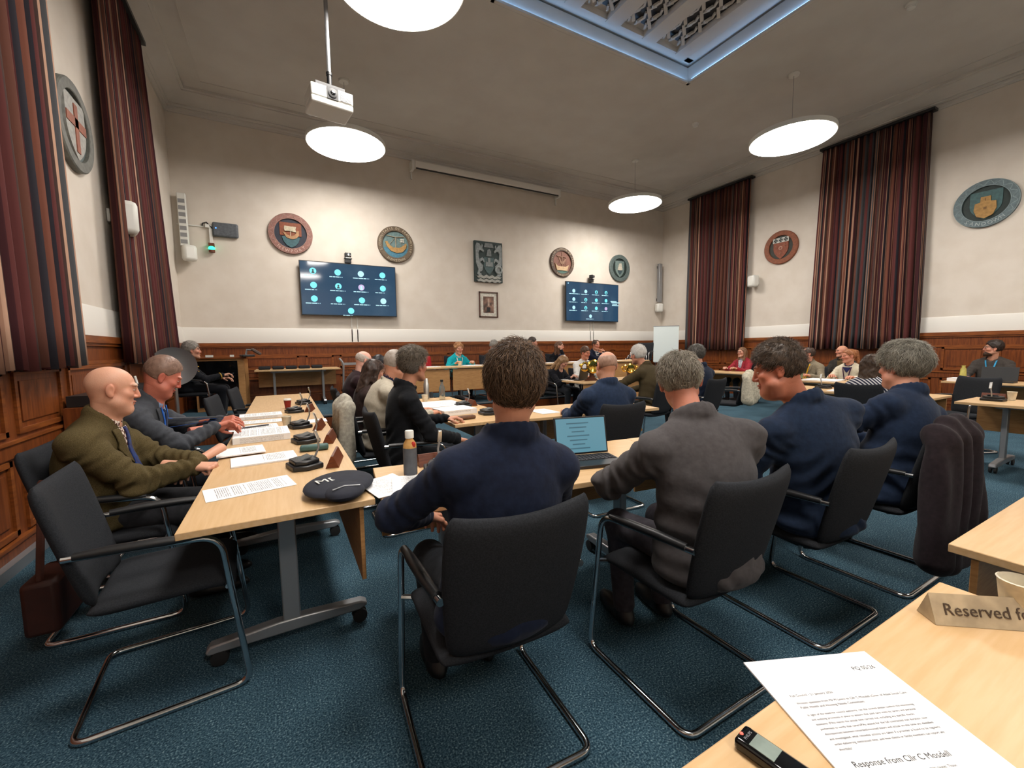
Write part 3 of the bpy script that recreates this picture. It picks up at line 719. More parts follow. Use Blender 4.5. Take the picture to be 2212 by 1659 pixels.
# ------------------------------------------------------------------ cantilever chairs
def slab(fn, th, nu=14, nv=14, eu=8, ev=10):
    """rounded pad: fn(u,v) -> point, normal ; u,v in -1..1"""
    b = MB(); v = []; f = []
    us = [math.sin(PI / 2 * (2 * i / nu - 1)) for i in range(nu + 1)]; vs = [math.sin(PI / 2 * (2 * j / nv - 1)) for j in range(nv + 1)]
    for s in (1, -1):
        for w in vs:
            for u in us:
                p, nrm = fn(u, w); e = max(0., (1 - abs(u) ** eu)) ** .5 * max(0., (1 - abs(w) ** ev)) ** .5
                v.append(p + nrm * (s * th / 2 * e))
    st = (nu + 1) * (nv + 1)
    for j in range(nv):
        for i in range(nu):
            a = j * (nu + 1) + i; q = (a, a + 1, a + nu + 2, a + nu + 1); f.append(q); f.append(tuple(st + k for k in q[::-1]))
    b.add(v, f); return b
def weld(o, d=.0006):
    m = o.data; bmx = bmesh.new(); bmx.from_mesh(m); bmesh.ops.remove_doubles(bmx, verts=bmx.verts, dist=d); bmesh.ops.recalc_face_normals(bmx, faces=bmx.faces); bmx.to_mesh(m); bmx.free(); m.shade_smooth()
def back_fn(u, v):
    k = (v + 1) / 2
    w = .205 + .03 * math.sin(PI * min(1, k * 1.15) * .6); w *= 1 - .10 * max(0, abs(v)) ** 14
    y = -.205 - .115 * k - .03 * (1 - u * u); z = .455 + .46 * k + .018 * u * u * k
    return Vector((u * w, y, z)), Vector((-.25 * u, .95, .2)).normalized()
def seat_fn(u, v):
    k = (v + 1) / 2; w = .232 * (1 - .06 * abs(v) ** 12)
    y = -.225 + .45 * k; z = .448 - .02 * max(0, k - .75) ** 2 * 16 - .012 * (1 - u * u) * (1 - k)
    return Vector((u * w, y, z)), Vector((0, .12 * max(0, k - .75), 1)).normalized()
chair0 = thing('meeting_chair', 'black upholstered chair', 'chair')
o = part('seat', slab(seat_fn, .06), 'charcoal', chair0); weld(o)
o = part('backrest', slab(back_fn, .05), 'charcoal', chair0); weld(o)
fr = MB()
side = arc_pts([(-.27, -.285, .013), (-.265, .255, .013), (-.26, .185, .652), (-.255, -.1, .672), (-.235, -.265, .672)], [.06, .075, .05], 7)
path = [Vector((0, -.285, .013))] + arc_pts([(-.0, -.285, .013), (-.27, -.285, .013), (-.265, .0, .013)], .05, 6)[1:-1] + side[1:]
fr.tube(path, .0125, 10); fr.tube([Vector((-p.x, p.y, p.z)) for p in path], .0125, 10)
for s in (-1, 1): fr.tube([(s * .264, .20, .44), (s * .18, .18, .425), (s * .1, .1, .42)], .011, 8)
fr.tube([(-.18, .17, .424), (.18, .17, .424)], .011, 8); fr.tube([(-.18, -.15, .42), (.18, -.15, .42)], .011, 8)
part('frame', fr, 'chrome', chair0)
for s in (-1, 1):
    b = MB(); b.tube([(s * .259, .13, .664), (s * .257, .02, .672), (s * .25, -.12, .678), (s * .238, -.235, .676)], [.012, .019, .02, .016], 10, flat=.9); part('armrest', b, 'black', chair0)
_first = [True]
def chair(label, x, y, rz, z=0., group='black cantilever meeting chairs'):
    if _first[0]: _first[0] = False; c = chair0
    else: c = copy_tree(chair0)
    c.location = (x, y, z); c.rotation_euler = (0, 0, rz); return tag(c, label, 'chair', group)
EAST, WEST, NORTH, SOUTH = -PI / 2, PI / 2, 0., PI
chair('empty black chair in the left foreground, nearest the viewer', -.46, 2.22, EAST + R(4))
chair('empty black chair on the left, before the uniformed man, nearer of two', -.36, 5.25, EAST - R(8))
chair('empty black chair on the left, before the uniformed man, farther of two', -.26, 6.25, EAST - R(8))
chair('empty black chair behind the right inner table, beside the desk microphone', 7.5, 1.92, WEST - R(20))
cc = chair('black chair with a cream coat over it, beyond the navy suit man looking left', 6.25, 4.25, NORTH + R(20))
# red chair at the head table
c = copy_tree(chair0); c.location = (2.62, 8.62, DZ); c.rotation_euler = (0, 0, SOUTH); tag(c, 'red upholstered chair behind the head table, left end', 'chair'); c.name = 'red_chair'
M['red_cloth'] = noisy('red_upholstery', '#a3121c', '#8a0e17', 60, .85)
for ch in c.children:
    if ch.name.startswith(('seat', 'backrest')): ch.data = ch.data.copy(); ch.data.materials.clear(); ch.data.materials.append(M['red_cloth'])
# stacked chairs far right
for i in range(4):
    chair(['bottom black chair of the stack beside the whiteboard', 'second chair from the bottom of the stack beside the whiteboard', 'third chair from the bottom of the stack beside the whiteboard', 'top black chair of the stack beside the whiteboard'][i], 8.75 + .02 * i, 8.75 - .07 * i, WEST + R(25), DZ + .085 * i, 'chairs stacked beside the whiteboard')
# whiteboard on a stand
t = thing('whiteboard', 'tall blank whiteboard standing near the far right corner', 'whiteboard', (10.35, 9.05, DZ), R(-38))
b = MB(); b.box((0, 0, 1.13), (.74, .02, 1.08)); part('board', b, base_mat('whiteboard_face', '#d9e4e4', .25), t, bev=.004)
b = MB(); b.box((0, 0, 1.68), (.76, .03, .02)); b.box((0, -.03, .58), (.7, .08, .02)); part('rail', b, 'grey_metal', t)
for x in (-.3, .3):
    b = MB(); b.tube([(x, .03, 1.6), (x, .03, .05)], .013, 8); b.tube([(x, -.3, .015), (x, .3, .015)], .014, 8); part('leg', b, 'grey_metal', t)
# folded trolley frame beside the side table
t = thing('folding_frame', 'pale grey tubular folding frame beside the side table', 'frame', (1.32, 9.3, DZ))
b = MB(); b.tube(arc_pts([(-.26, 0, 0), (-.22, 0, .82), (-.3, -.0, .92)], .08, 5), .02, 8); b.tube(arc_pts([(.3, .05, 0), (.3, .05, .86), (.22, .0, .93)], .08, 5), .02, 8)
b.box((.02, .02, .8), (.56, .03, .05)); b.box((.02, .02, .3), (.56, .03, .04)); part('tube_frame', b, 'grey_metal', t)
# av cabinet by the far left corner
t = thing('media_cabinet', 'dark-fronted wooden media cabinet in the far left corner', 'cabinet', (-1.02, 9.3, DZ), R(-4))
b = MB(); b.box((0, .22, .48), (.76, .5, .96)); part('body', b, 'beech_edge', t, bev=.004)
b = MB(); b.box((-.03, -.035, .5), (.62, .012, .84)); part('door', b, 'black_gloss', t)
b = MB(); b.box((0, .2, .975), (.86, .56, .03)); part('worktop', b, 'oak_rail', t)
t = thing('document_camera', 'dark desk camera on the media cabinet', 'camera', (-.58, 9.2, DZ + .99), R(20))
b = MB(); b.box((0, 0, .02), (.2, .2, .04)); part('base', b, 'black', t, bev=.01)
b = MB(); b.tube([(0, .06, .04), (.02, .06, .13), (.1, -.02, .12)], .018, 8); part('arm', b, 'grey_metal', t)
b = MB(); b.box((.14, -.05, .09), (.18, .07, .05), ry=.6); part('camera_head', b, paint('#5a4a42'), t, bev=.012)
for i, (x, lab) in enumerate(((-1.16, 'small pale box on the media cabinet, left'), (-.82, 'small pale gadget in the middle of the media cabinet'))):
    b = MB(); b.box((x, 9.25, DZ + 1.01), (.11 - .05 * i, .06, .04)); tag(part('small_box', b, 'white_plastic'), lab, 'box')
# ------------------------------------------------------------------ soft-body modelling on a distance grid
V3 = lambda *a: np.array(a, float)
def nrm(v): v = np.asarray(v, float); return v / (np.linalg.norm(v) + 1e-9)
class Grid:
    def __init__(s, lo, hi, h):
        s.h = h; s.lo = np.array(lo, float); s.n = np.ceil((np.array(hi, float) - s.lo) / h).astype(int) + 1
        s.v = np.ones(s.n, np.float32)
    def sub(s, lo, hi):
        a = np.clip(np.floor((lo - s.lo) / s.h).astype(int), 0, s.n - 1); b = np.clip(np.ceil((hi - s.lo) / s.h).astype(int) + 1, 1, s.n)
        sl = tuple(slice(a[i], max(b[i], a[i] + 1)) for i in range(3))
        ax = [s.lo[i] + s.h * np.arange(sl[i].start, sl[i].stop) for i in range(3)]
        return sl, np.stack(np.meshgrid(*ax, indexing='ij'), -1).astype(np.float32)
    def comb(s, sl, d, k, op):
        c = s.v[sl]
        if op == 'u':
            if k > 0: hh = np.maximum(k - np.abs(c - d), 0) / k; s.v[sl] = np.minimum(c, d) - hh * hh * k * .25
            else: s.v[sl] = np.minimum(c, d)
        else:
            d = -d
            if k > 0: hh = np.maximum(k - np.abs(c - d), 0) / k; s.v[sl] = np.maximum(c, d) + hh * hh * k * .25
            else: s.v[sl] = np.maximum(c, d)
    def cap(s, a, b, ra, rb=None, k=.02, op='u', sq=None, disp=None):
        a = np.asarray(a, float); b = np.asarray(b, float); rb = ra if rb is None else rb
        m = max(ra, rb) * (1.05 if sq is None else max(1.05, 1. / min(1, sq[1]))) + k + 2 * s.h
        sl, P = s.sub(np.minimum(a, b) - m, np.maximum(a, b) + m)
        q = P - a.astype(np.float32); ba = (b - a).astype(np.float32)
        if sq is not None:
            n_ = nrm(sq[0]).astype(np.float32); q = q + (q @ n_)[..., None] * n_ * (sq[1] - 1)
            ba = ba + n_ * (ba @ n_) * (sq[1] - 1)
        t = np.clip((q @ ba) / max(1e-9, float(ba @ ba)), 0, 1)
        d = np.sqrt(((q - t[..., None] * ba) ** 2).sum(-1)) - (ra + (rb - ra) * t)
        if disp is not None: d = d + disp(P, t)
        s.comb(sl, d, k, op)
    def ell(s, c, r, Rm=None, k=.03, op='u'):
        c = np.asarray(c, float); r = np.asarray(r, float) * np.ones(3); m = r.max() + k + 2 * s.h
        if Rm is None: ext = r + k + 2 * s.h
        else: ext = np.abs(np.asarray(Rm)) @ r + k + 2 * s.h
        sl, P = s.sub(c - ext, c + ext); q = P - c.astype(np.float32)
        if Rm is not None: q = q @ np.asarray(Rm, np.float32)
        r = r.astype(np.float32); k0 = np.sqrt(((q / r) ** 2).sum(-1)); k1 = np.sqrt(((q / (r * r)) ** 2).sum(-1)) + 1e-6
        s.comb(sl, k0 * (k0 - 1) / k1, k, op)
    def plane(s, p, n_, k=.01):
        """remove the half space in front of the plane"""
        sl = tuple(slice(0, None) for _ in range(3)); _, P = s.sub(s.lo, s.lo + s.h * s.n)
        d = (P - np.asarray(p, np.float32)) @ nrm(n_).astype(np.float32); s.comb(sl, -d, k, 's')
    def nets(s):
        v = np.pad(s.v, 1, constant_values=1.); lo = s.lo - s.h; n = np.array(v.shape)
        ins = v < 0
        c8 = [(i, j, k) for i in (0, 1) for j in (0, 1) for k in (0, 1)]
        cnt = np.zeros(n - 1, np.int8)
        for i, j, k in c8: cnt += ins[i:n[0] - 1 + i, j:n[1] - 1 + j, k:n[2] - 1 + k]
        mask = (cnt > 0) & (cnt < 8); idx = np.argwhere(mask)
        if len(idx) == 0: return np.zeros((0, 3)), np.zeros((0, 4), int)
        cv = np.stack([v[idx[:, 0] + i, idx[:, 1] + j, idx[:, 2] + k] for i, j, k in c8], 1)
        acc = np.zeros((len(idx), 3)); w = np.zeros(len(idx))
        for a in range(8):
            for b in range(a + 1, 8):
                A, B = np.array(c8[a]), np.array(c8[b])
                if np.abs(A - B).sum() != 1: continue
                va, vb = cv[:, a], cv[:, b]; cr = (va < 0) != (vb < 0); t = np.where(cr, va / np.where(cr, va - vb, 1), 0)
                acc += np.where(cr[:, None], A + (B - A) * t[:, None], 0); w += cr
        verts = lo + s.h * (idx + acc / w[:, None])
        id_ = -np.ones(n - 1, int); id_[mask] = np.arange(len(idx))
        faces = []
        for ax in range(3):
            o1, o2 = (ax + 1) % 3, (ax + 2) % 3
            A = [slice(0, n[i]) for i in range(3)]; B = list(A); A[ax] = slice(0, n[ax] - 1); B[ax] = slice(1, n[ax])
            for q in (o1, o2): A[q] = slice(1, n[q] - 1); B[q] = slice(1, n[q] - 1)
            ia, ib = ins[tuple(A)], ins[tuple(B)]; e = np.argwhere(ia != ib)
            if len(e) == 0: continue
            off = np.ones(3, int); off[ax] = 0; e2 = e + off
            fl = ia[e[:, 0], e[:, 1], e[:, 2]]
            def cell(d1, d2):
                c = e2.copy(); c[:, o1] += d1; c[:, o2] += d2; return id_[c[:, 0], c[:, 1], c[:, 2]]
            q = np.stack([cell(-1, -1), cell(0, -1), cell(0, 0), cell(-1, 0)], 1)
            q[~fl] = q[~fl][:, ::-1]; faces.append(q)
        return verts, np.concatenate(faces)
    def front(s, x, z):
        """largest y of the surface in the column (x, z)"""
        i = int(round((x - s.lo[0]) / s.h)); k = int(round((z - s.lo[2]) / s.h))
        if not (0 <= i < s.n[0] and 0 <= k < s.n[2]): return None
        col = s.v[i, :, k]; w = np.nonzero(col < 0)[0]
        if len(w) == 0: return None
        j = w[-1]; a = col[j]; b = col[j + 1] if j + 1 < len(col) else 1.
        return s.lo[1] + s.h * (j + a / (a - b))

def np_mesh(name, verts, faces, col=None):
    me = bpy.data.meshes.new(name)
    me.vertices.add(len(verts)); me.vertices.foreach_set('co', np.asarray(verts, np.float32).ravel())
    F = np.asarray(faces); n = len(F); k = F.shape[1]
    me.loops.add(n * k); me.loops.foreach_set('vertex_index', F.ravel().astype(np.int32))
    me.polygons.add(n); me.polygons.foreach_set('loop_start', np.arange(0, n * k, k, dtype=np.int32)); me.polygons.foreach_set('loop_total', np.full(n, k, np.int32))
    me.update(calc_edges=True); me.validate(); me.shade_smooth()
    if col is not None:
        a = me.color_attributes.new('Col', 'FLOAT_COLOR', 'POINT'); c = np.ones((len(verts), 4), np.float32); c[:, :3] = col; a.data.foreach_set('color', c.ravel())
    return me
def np_obj(name, verts, faces, mat, parent, col=None):
    me = np_mesh(name, verts, faces, col); me.materials.append(M[mat] if isinstance(mat, str) else mat)
    o = bpy.data.objects.new(name, me); COL.objects.link(o)
    if parent: o.parent = parent
    return o
def euler_m(yaw, pitch, roll): return np.array(Matrix.Rotation(yaw, 3, 'Z') @ Matrix.Rotation(-pitch, 3, 'X') @ Matrix.Rotation(roll, 3, 'Y'))

def attr_mat(name, rough, spec=.4, bump=0., bs=300., vary=.0, sss=0.):
    m = base_mat(name, '#888888', rough, 0, spec); t = NT(m); a = t.new('ShaderNodeVertexColor', layer_name='Col')
    t.link(a.outputs[0], t.b.inputs['Base Color'])
    if sss: t.b.inputs['Subsurface Weight'].default_value = sss; t.b.inputs['Subsurface Radius'].default_value = (.012, .005, .003)
    if bump:
        n2 = t.new('ShaderNodeTexNoise', i_Scale=bs, i_Detail=2.); tc = t.new('ShaderNodeTexCoord'); t.link(tc.outputs['Object'], n2.inputs['Vector'])
        bp = t.new('ShaderNodeBump', i_Strength=bump, i_Distance=.004); t.link(n2.outputs['Fac'], bp.inputs['Height']); t.link(bp.outputs[0], t.b.inputs['Normal'])
    return m
M['skin'] = attr_mat('skin', .5, .35, .12, 160., sss=.12)
M['hair'] = attr_mat('hair', .45, .35)
_fab = {}
def fabric(c1, c2=None, kind='plain'):
    k = (c1, c2, kind)
    if k in _fab: return _fab[k]
    c2 = c2 or '#%02x%02x%02x' % tuple(max(0, int(int(c1[i:i + 2], 16) * .8)) for i in (1, 3, 5))
    if kind == 'check' or kind == 'stripe':
        m = base_mat('fabric_' + kind, c1, .85, 0, .15); t = NT(m); tc = t.new('ShaderNodeTexCoord')
        if kind == 'check':
            ch = t.new('ShaderNodeTexChecker', i_Scale=64.); t.link(tc.outputs['Object'], ch.inputs[0]); ch.inputs[1].default_value = lin(c1); ch.inputs[2].default_value = lin(c2); t.link(ch.outputs[0], t.b.inputs['Base Color'])
        else:
            wv = t.new('ShaderNodeTexWave', i_Scale=14., bands_direction='DIAGONAL'); t.link(tc.outputs['Object'], wv.inputs[0]); r = ramp(t, wv.outputs['Fac'], [(.0, c1), (.55, c2)], 'CONSTANT'); t.link(r.outputs[0], t.b.inputs['Base Color'])
    else:
        m = noisy('fabric', c1, c2, 260 if kind == 'tweed' else 40, .85, spec=.12, bump=.35 if kind == 'tweed' else .2, bscale=420 if kind == 'tweed' else 30, rng=(.3, .7))
        if kind != 'tweed':   # soft creases plus weave
            m.node_tree.nodes['Principled BSDF'].inputs['Sheen Weight'].default_value = .05
    _fab[k] = m; return m

# ------------------------------------------------------------------ hands (right hand: wrist at 0, fingers +y, palm -z, thumb -x)
_hands = {}
HAND_POSE = dict(flat=(.12, .18, .1, .35), relaxed=(.45, .55, .3, .45), grip=(.8, 1.0, .5, .75), fist=(1.25, 1.45, .8, .9), hold=(.65, .6, .35, .6))
def hand_mesh(pose, h):
    k = (pose, h)
    if k in _hands: return _hands[k]
    a1, a2, a3, th = HAND_POSE[pose]
    g = Grid((-.085, -.16, -.11), (.07, .21, .06), h)
    g.cap((0, -.16, 0), (0, .0, 0), .032, .026, k=.0, sq=((0, 0, 1), 1.25)); nails = []
    xs = (-.031, -.0105, .0105, .030); L = ((.041, .026, .02), (.045, .03, .021), (.042, .028, .02), (.033, .02, .018)); rr = (.0092, .0096, .009, .0078); yb = (.086, .09, .086, .077)
    for i in range(4):
        g.cap((xs[i] * .55, .004, 0), (xs[i], yb[i], .001), .0145, .0125, k=.014, sq=((0, 0, 1), 1.1))
    g.cap((-.02, .03, -.008), (-.028, .055, -.01), .016, .012, k=.012); g.cap((.022, .015, -.008), (.026, .05, -.007), .013, .011, k=.012)
    for i in range(4):
        p = V3(xs[i], yb[i], .001); ang = 0.; sp = (i - 1.5) * .05; f = 1 + .06 * (i - 1)
        for j, (l, a) in enumerate(zip(L[i], (a1 * f, a2 * f, a3))):
            ang += a; d = V3(math.sin(sp) * math.cos(ang), math.cos(ang) * math.cos(sp), -math.sin(ang)); q = p + d * l
            g.cap(p, q, rr[i] * (1 - .07 * j), rr[i] * (.93 - .09 * j), k=.006); 
            if j == 2: nails.append((q + V3(0, math.sin(ang), math.cos(ang)) * .006, rr[i] * .75))
            p = q
    p = V3(-.022, .02, -.006)
    for j, (d, l, r0, r1) in enumerate((((-.72, .66, -.22), .043, .0145, .0115), ((-.5 + th * .5, .84, -.3 - th * .3), .033, .0108, .0096), ((-.3 + th * .7, .9, -.35 - th * .4), .025, .0096, .0078))):
        q = p + nrm(d) * l; g.cap(p, q, r0, r1, k=.009); p = q
    nails.append((p + V3(-.004, 0, .006), .007))
    v, f = g.nets(); nail = np.zeros(len(v))
    for c, r in nails: nail = np.maximum(nail, (np.linalg.norm(v - c, axis=1) < r).astype(float))
    _hands[k] = (v, f, nail); return _hands[k]

# ------------------------------------------------------------------ head (head frame: x right, y face, z up, crown z=.116, chin z=-.122)
def head_grid(P, h, nb):
    w = P.get('hw', 1.)
    lo = np.minimum(V3(-.115, -.135, -.15), nb - .075); hi = np.maximum(V3(.115, .15, .14), nb + .075)
    g = Grid(lo, hi, h)
    g.ell((0, -.014, .026), (.0765 * w, .099, .09), k=0)
    g.ell((0, .03, -.045), (.058 * w, .060, .072), k=.03)
    g.cap((-.046 * w, .0, -.06), (-.02, .07, -.1), .022, .02, k=.03); g.cap((.046 * w, .0, -.06), (.02, .07, -.1), .022, .02, k=.03)
    g.ell((0, .074, -.101), (.024, .02, .02), k=.022)
    for s in (-1, 1):
        g.ell((s * .044 * w, .06, -.018), (.026, .026, .022), k=.025)
        g.ell((s * .03, .083, .034), (.026, .014, .010), k=.014)
    fat = P.get('fat', 0.)
    if fat: g.ell((0, .03, -.1), (.05 + fat, .055, .03 + fat), k=.03); [g.ell((s * .045, .035, -.065), (.025 + fat, .035, .03), k=.03) for s in (-1, 1)]
    for s in (-1, 1): g.ell((s * .032, .099, .012), (.019, .016, .0125), k=.012, op='s')
    for s in (-1, 1): g.ell((s * .0315, .077, .012), .0138, k=.002)
    for s in (-1, 1): g.ell((s * .0315, .081, .0215), (.017, .012, .006), k=.005)       # upper lid
    nl = P.get('nose', 1.)
    g.cap((0, .088, .02), (0, .092 + .014 * nl, -.022), .0085, .0118, k=.014)
    for s in (-1, 1): g.ell((s * .0125, .096, -.0275), (.0095, .011, .008), k=.007)
    g.ell((0, .0935, -.0555), (.023, .0105, .0065), k=.006); g.ell((0, .091, -.0665), (.020, .0105, .0072), k=.006)
    g.ell((0, .104, -.0608), (.022, .008, .0016), k=.003, op='s')
    for s in (-1, 1):
        Rm = np.array(Matrix.Rotation(s * .35, 3, 'Z') @ Matrix.Rotation(.15, 3, 'X'))
        g.ell((s * .0815 * w, -.008, -.004), (.009, .019, .033), Rm, k=.006); g.ell((s * .081 * w, .0, -.03), (.008, .011, .012), k=.006)
        g.ell((s * .0905 * w, -.002, .001), (.0065, .011, .018), Rm, k=.004, op='s')
    g.cap((0, -.028, -.04), nb, .052, .06, k=.03, sq=((1, 0, 0), 1.02))
    return g
def head_colours(v, P):
    sk = np.array(lin(P.get('skin', '#c98f74'))[:3]); c = np.tile(sk, (len(v), 1))
    def blend(w, col, a=1.): 
        w = (np.clip(w, 0, 1) * a)[:, None]; c[:] = c * (1 - w) + np.array(lin(col)[:3]) * w
    def blob(p, r, soft=.5): return np.clip((1 + soft - np.sqrt((((v - np.array(p)) / np.array(r)) ** 2).sum(1))) / soft, 0, 1)
    red = P.get('flush', '#b5604c')
    for s in (-1, 1): blend(blob((s * .045, .07, -.025), (.03, .04, .03), 1.), red, .35); blend(blob((s * .085, -.005, -.005), (.02, .025, .035)), red, .45)
    blend(blob((0, .11, -.02), (.018, .02, .02), 1.), red, .5)
    blend(blob((0, .097, -.06), (.022, .014, .0115), .3), P.get('lip', '#9a5648'), .75)
    br = P.get('brow', P.get('hair_c', '#4a3a2e'))
    for s in (-1, 1): blend(blob((s * .033, .093, .0365), (.02, .02, .0052), .6), br, .8)
    for s in (-1, 1):
        e = np.array((s * .0315, .077, .012)); d = np.linalg.norm(v - e, axis=1); fr = (v - e) / (d[:, None] + 1e-6)
        on = (d < .0152) & (v[:, 1] > .08); open_ = (v[:, 2] < .0185) & (v[:, 2] > .0065) if not P.get('down') else (v[:, 2] < .010) & (v[:, 2] > .007)
        blend((on & open_).astype(float), '#d8d0c8'); blend((on & open_ & (fr[:, 1] > .9)).astype(float), P.get('eye', '#3d4a50'))
        blend((on & (~open_)).astype(float), red, .3)
    st = P.get('stubble')
    if st: blend(np.clip((-.038 - v[:, 2]) / .02, 0, 1) * np.clip((v[:, 1] - .0) / .03, 0, 1) * (1 - blob((0, .097, -.06), (.022, .02, .012), .3)), st[0], st[1])
    sc = P.get('scalp')
    if sc: blend(np.clip((v[:, 2] - .03 - .5 * v[:, 1]) / .03, 0, 1) , sc[0], sc[1])
    return c

HC, HR = np.array((0, -.014, .026)), np.array((.0765, .099, .09))
def hair_part(P, h, Hm, H, parent, near):
    kind = P.get('hair', 'short')
    if kind == 'bald': return
    w = P.get('hw', 1.); t = P.get('hair_t', .012); rr = random.Random(P['seed']); r = HR * V3(w, 1, 1)
    g = Grid((-.15, -.2, -.34 if kind in ('long', 'ponytail') else -.16), (.15, .14, .17), h)
    g.ell(HC, r + t, k=0)
    if kind == 'quiff': g.ell((0, .045, .105), (.06, .055, .03), k=.03); g.ell((0, -.03, .1), (.07, .08, .035), k=.03)
    if kind in ('short', 'quiff', 'thick'): g.ell((0, -.02, .06), r * .9 + t * 1.3, k=.03)
    if kind in ('thick', 'curly'): g.ell((0, -.04, .03), r + t * .7, k=.03)
    if kind == 'curly':
        for i in range(40):
            a = rr.random() * 2 * PI; z = rr.uniform(-.3, 1); q = math.sqrt(max(0, 1 - z * z)); p = HC + r * V3(q * math.cos(a), q * math.sin(a), z) * 1.1
            if p[1] > .07 and p[2] < .06: continue
            g.ell(p, .026, k=.012)
    # face opening
    fh = P.get('hairline', .075)
    g.plane((0, .075, fh), (0, .8, -.6), .012)
    for s in (-1, 1):
        if kind not in ('long', 'curly'): g.ell((s * .088, .005, -.012), (.03, .03, .036), k=.008, op='s')
    nape = P.get('nape', -.062)
    if kind in ('long', 'ponytail'):
        if kind == 'long':
            for s in (-1, 1): g.cap((s * .07, -.02, .0), (s * .075, .02, -.2), .032, .03, k=.03)
            g.cap((0, -.085, .0), (0, -.09, -.26), .06, .055, k=.04, sq=((0, 1, 0), 1.5)); g.cap((-.04, -.08, 0), (-.06, -.06, -.25), .04, .035, k=.03); g.cap((.04, -.08, 0), (.06, -.06, -.25), .04, .035, k=.03)
        else:
            g.plane((0, 0, -.055), (0, 0, -1), .02); g.ell((0, -.11, .07), (.03, .03, .03), k=.015); g.cap((0, -.13, .06), (0, -.15, -.15), .032, .022, k=.02)
    else: g.plane((0, 0, nape), (0, -.35, -1), .015)
    if kind == 'fringe': g.ell((0, .02, .105), (.085, .125, P.get('bald_z', .075)), k=.02, op='s')
    if kind == 'balding': g.ell((0, .085, .085), (.045, .07, .06), k=.02, op='s'); g.ell((0, -.045, .135), (.045, .045, .03), k=.012, op='s')
    if kind == 'crown': g.ell((0, .015, .135), (.05, .065, .032), k=.015, op='s')
    sl, Q = g.sub(g.lo, g.lo + g.h * g.n)
    fq = P.get('tuft', 70.); g.v += (np.sin(Q[..., 0] * fq + 2.2 * np.sin(Q[..., 2] * fq * .6)) * np.sin(Q[..., 1] * fq * .8 + 1.7 * np.sin(Q[..., 0] * fq * .5)) * P.get('rough', .003)).astype(np.float32)
    v, f = g.nets()
    if len(v) == 0: return
    ca = np.array(lin(P.get('hair_c', '#4a3a2e'))[:3]); cb = np.array(lin(P.get('hair_c2', P.get('hair_c', '#4a3a2e')))[:3])
    nz = (.5 + .5 * np.sin(v[:, 0] * 190 + 3 * np.sin(v[:, 1] * 60)) * np.sin(v[:, 2] * 120 + 2 * np.sin(v[:, 0] * 90)))[:, None]
    col = (ca * (1 - nz) + cb * nz) * .85
    if P.get('side_c') is not None:
        sc = np.array(lin(P['side_c'])[:3]); m_ = np.clip((.05 - v[:, 2]) / .06, 0, 1)[:, None] * np.clip((np.abs(v[:, 0]) - .05) / .02, 0, 1)[:, None]; col = col * (1 - m_) + sc * m_
    V_, F_, C_ = [v], [np.concatenate([f])], [col]
    n = P.get('strands', 2600 if near else 0)
    if n and len(v) > 50:
        # vertex normals on the ellipsoid, strands combed away from the crown
        pr = np.random.RandomState(P['seed']); ids = pr.randint(0, len(v), n); p0 = v[ids] + pr.randn(n, 3) * .002
        wh = np.array(P.get('whorl', (.015, -.06, .11))); L = P.get('strand_l', .034) * pr.uniform(.5, 1.2, n); lift = P.get('lift', .012)
        pts = [p0]; p = p0.copy(); e0 = np.sqrt((((p0 - HC) / r) ** 2).sum(1)); rnd_d = pr.randn(n, 3) * P.get('mess', .35)
        for k in range(3):
            nn = (p - HC) / (r * r); nn /= np.linalg.norm(nn, axis=1)[:, None] + 1e-9
            d = (p - wh); d /= np.linalg.norm(d, axis=1)[:, None] + 1e-9
            d = d * .9 + np.array(P.get('comb', (0, 0, -.45))) + rnd_d; d -= (d * nn).sum(1)[:, None] * nn; d /= np.linalg.norm(d, axis=1)[:, None] + 1e-9
            p = p + d * (L / 3)[:, None]; e = np.sqrt((((p - HC) / r) ** 2).sum(1)); tgt = e0 + lift / .085 * (.5 + .3 * k) * pr.uniform(.2, 1, n)
            m2 = (p[:, 2] > -.02); sc = np.where(m2, tgt / e, 1.); p = HC + (p - HC) * sc[:, None]; pts.append(p.copy())
        pts = np.stack(pts, 1); wd = pr.uniform(.0006, .0013, n); side = np.cross(pts[:, 1] - pts[:, 0], pts[:, 0] - HC); side /= np.linalg.norm(side, axis=1)[:, None] + 1e-9
        up = pts[:, 0] - HC; up /= np.linalg.norm(up, axis=1)[:, None]
        vs = []; taper = (1., .95, .7, .15)
        for k in range(4):
            for (a, b) in ((-1, 0), (1, 0), (0, .9)): vs.append(pts[:, k] + side * (a * wd * taper[k])[:, None] + up * (b * wd * taper[k])[:, None])
        vs = np.stack(vs, 1).reshape(-1, 3); o = len(v); base = o + np.arange(n)[:, None] * 12; q = []
        for k in range(3):
            for a, b in ((0, 1), (1, 2), (2, 0)): q.append(base + np.array([[k * 3 + a, k * 3 + b, k * 3 + 3 + b, k * 3 + 3 + a]]))
        mixv = pr.uniform(0, 1, n)[:, None] ** 1.3; cs = (ca * (1 - mixv) + cb * mixv) * pr.uniform(.75, 1.25, n)[:, None]
        if P.get('side_c') is not None: m_ = np.clip((.05 - p0[:, 2]) / .06, 0, 1)[:, None] * np.clip((np.abs(p0[:, 0]) - .05) / .02, 0, 1)[:, None]; cs = cs * (1 - m_) + sc0(P['side_c']) * m_
        V_.append(vs); F_.append(np.concatenate(q)); C_.append(np.repeat(cs, 12, 0))
    v = np.concatenate(V_); f = np.concatenate(F_); col = np.concatenate(C_)
    return np_obj('hair', v @ Hm.T + H, f, 'hair', parent, col)
def sc0(c): return np.array(lin(c)[:3])

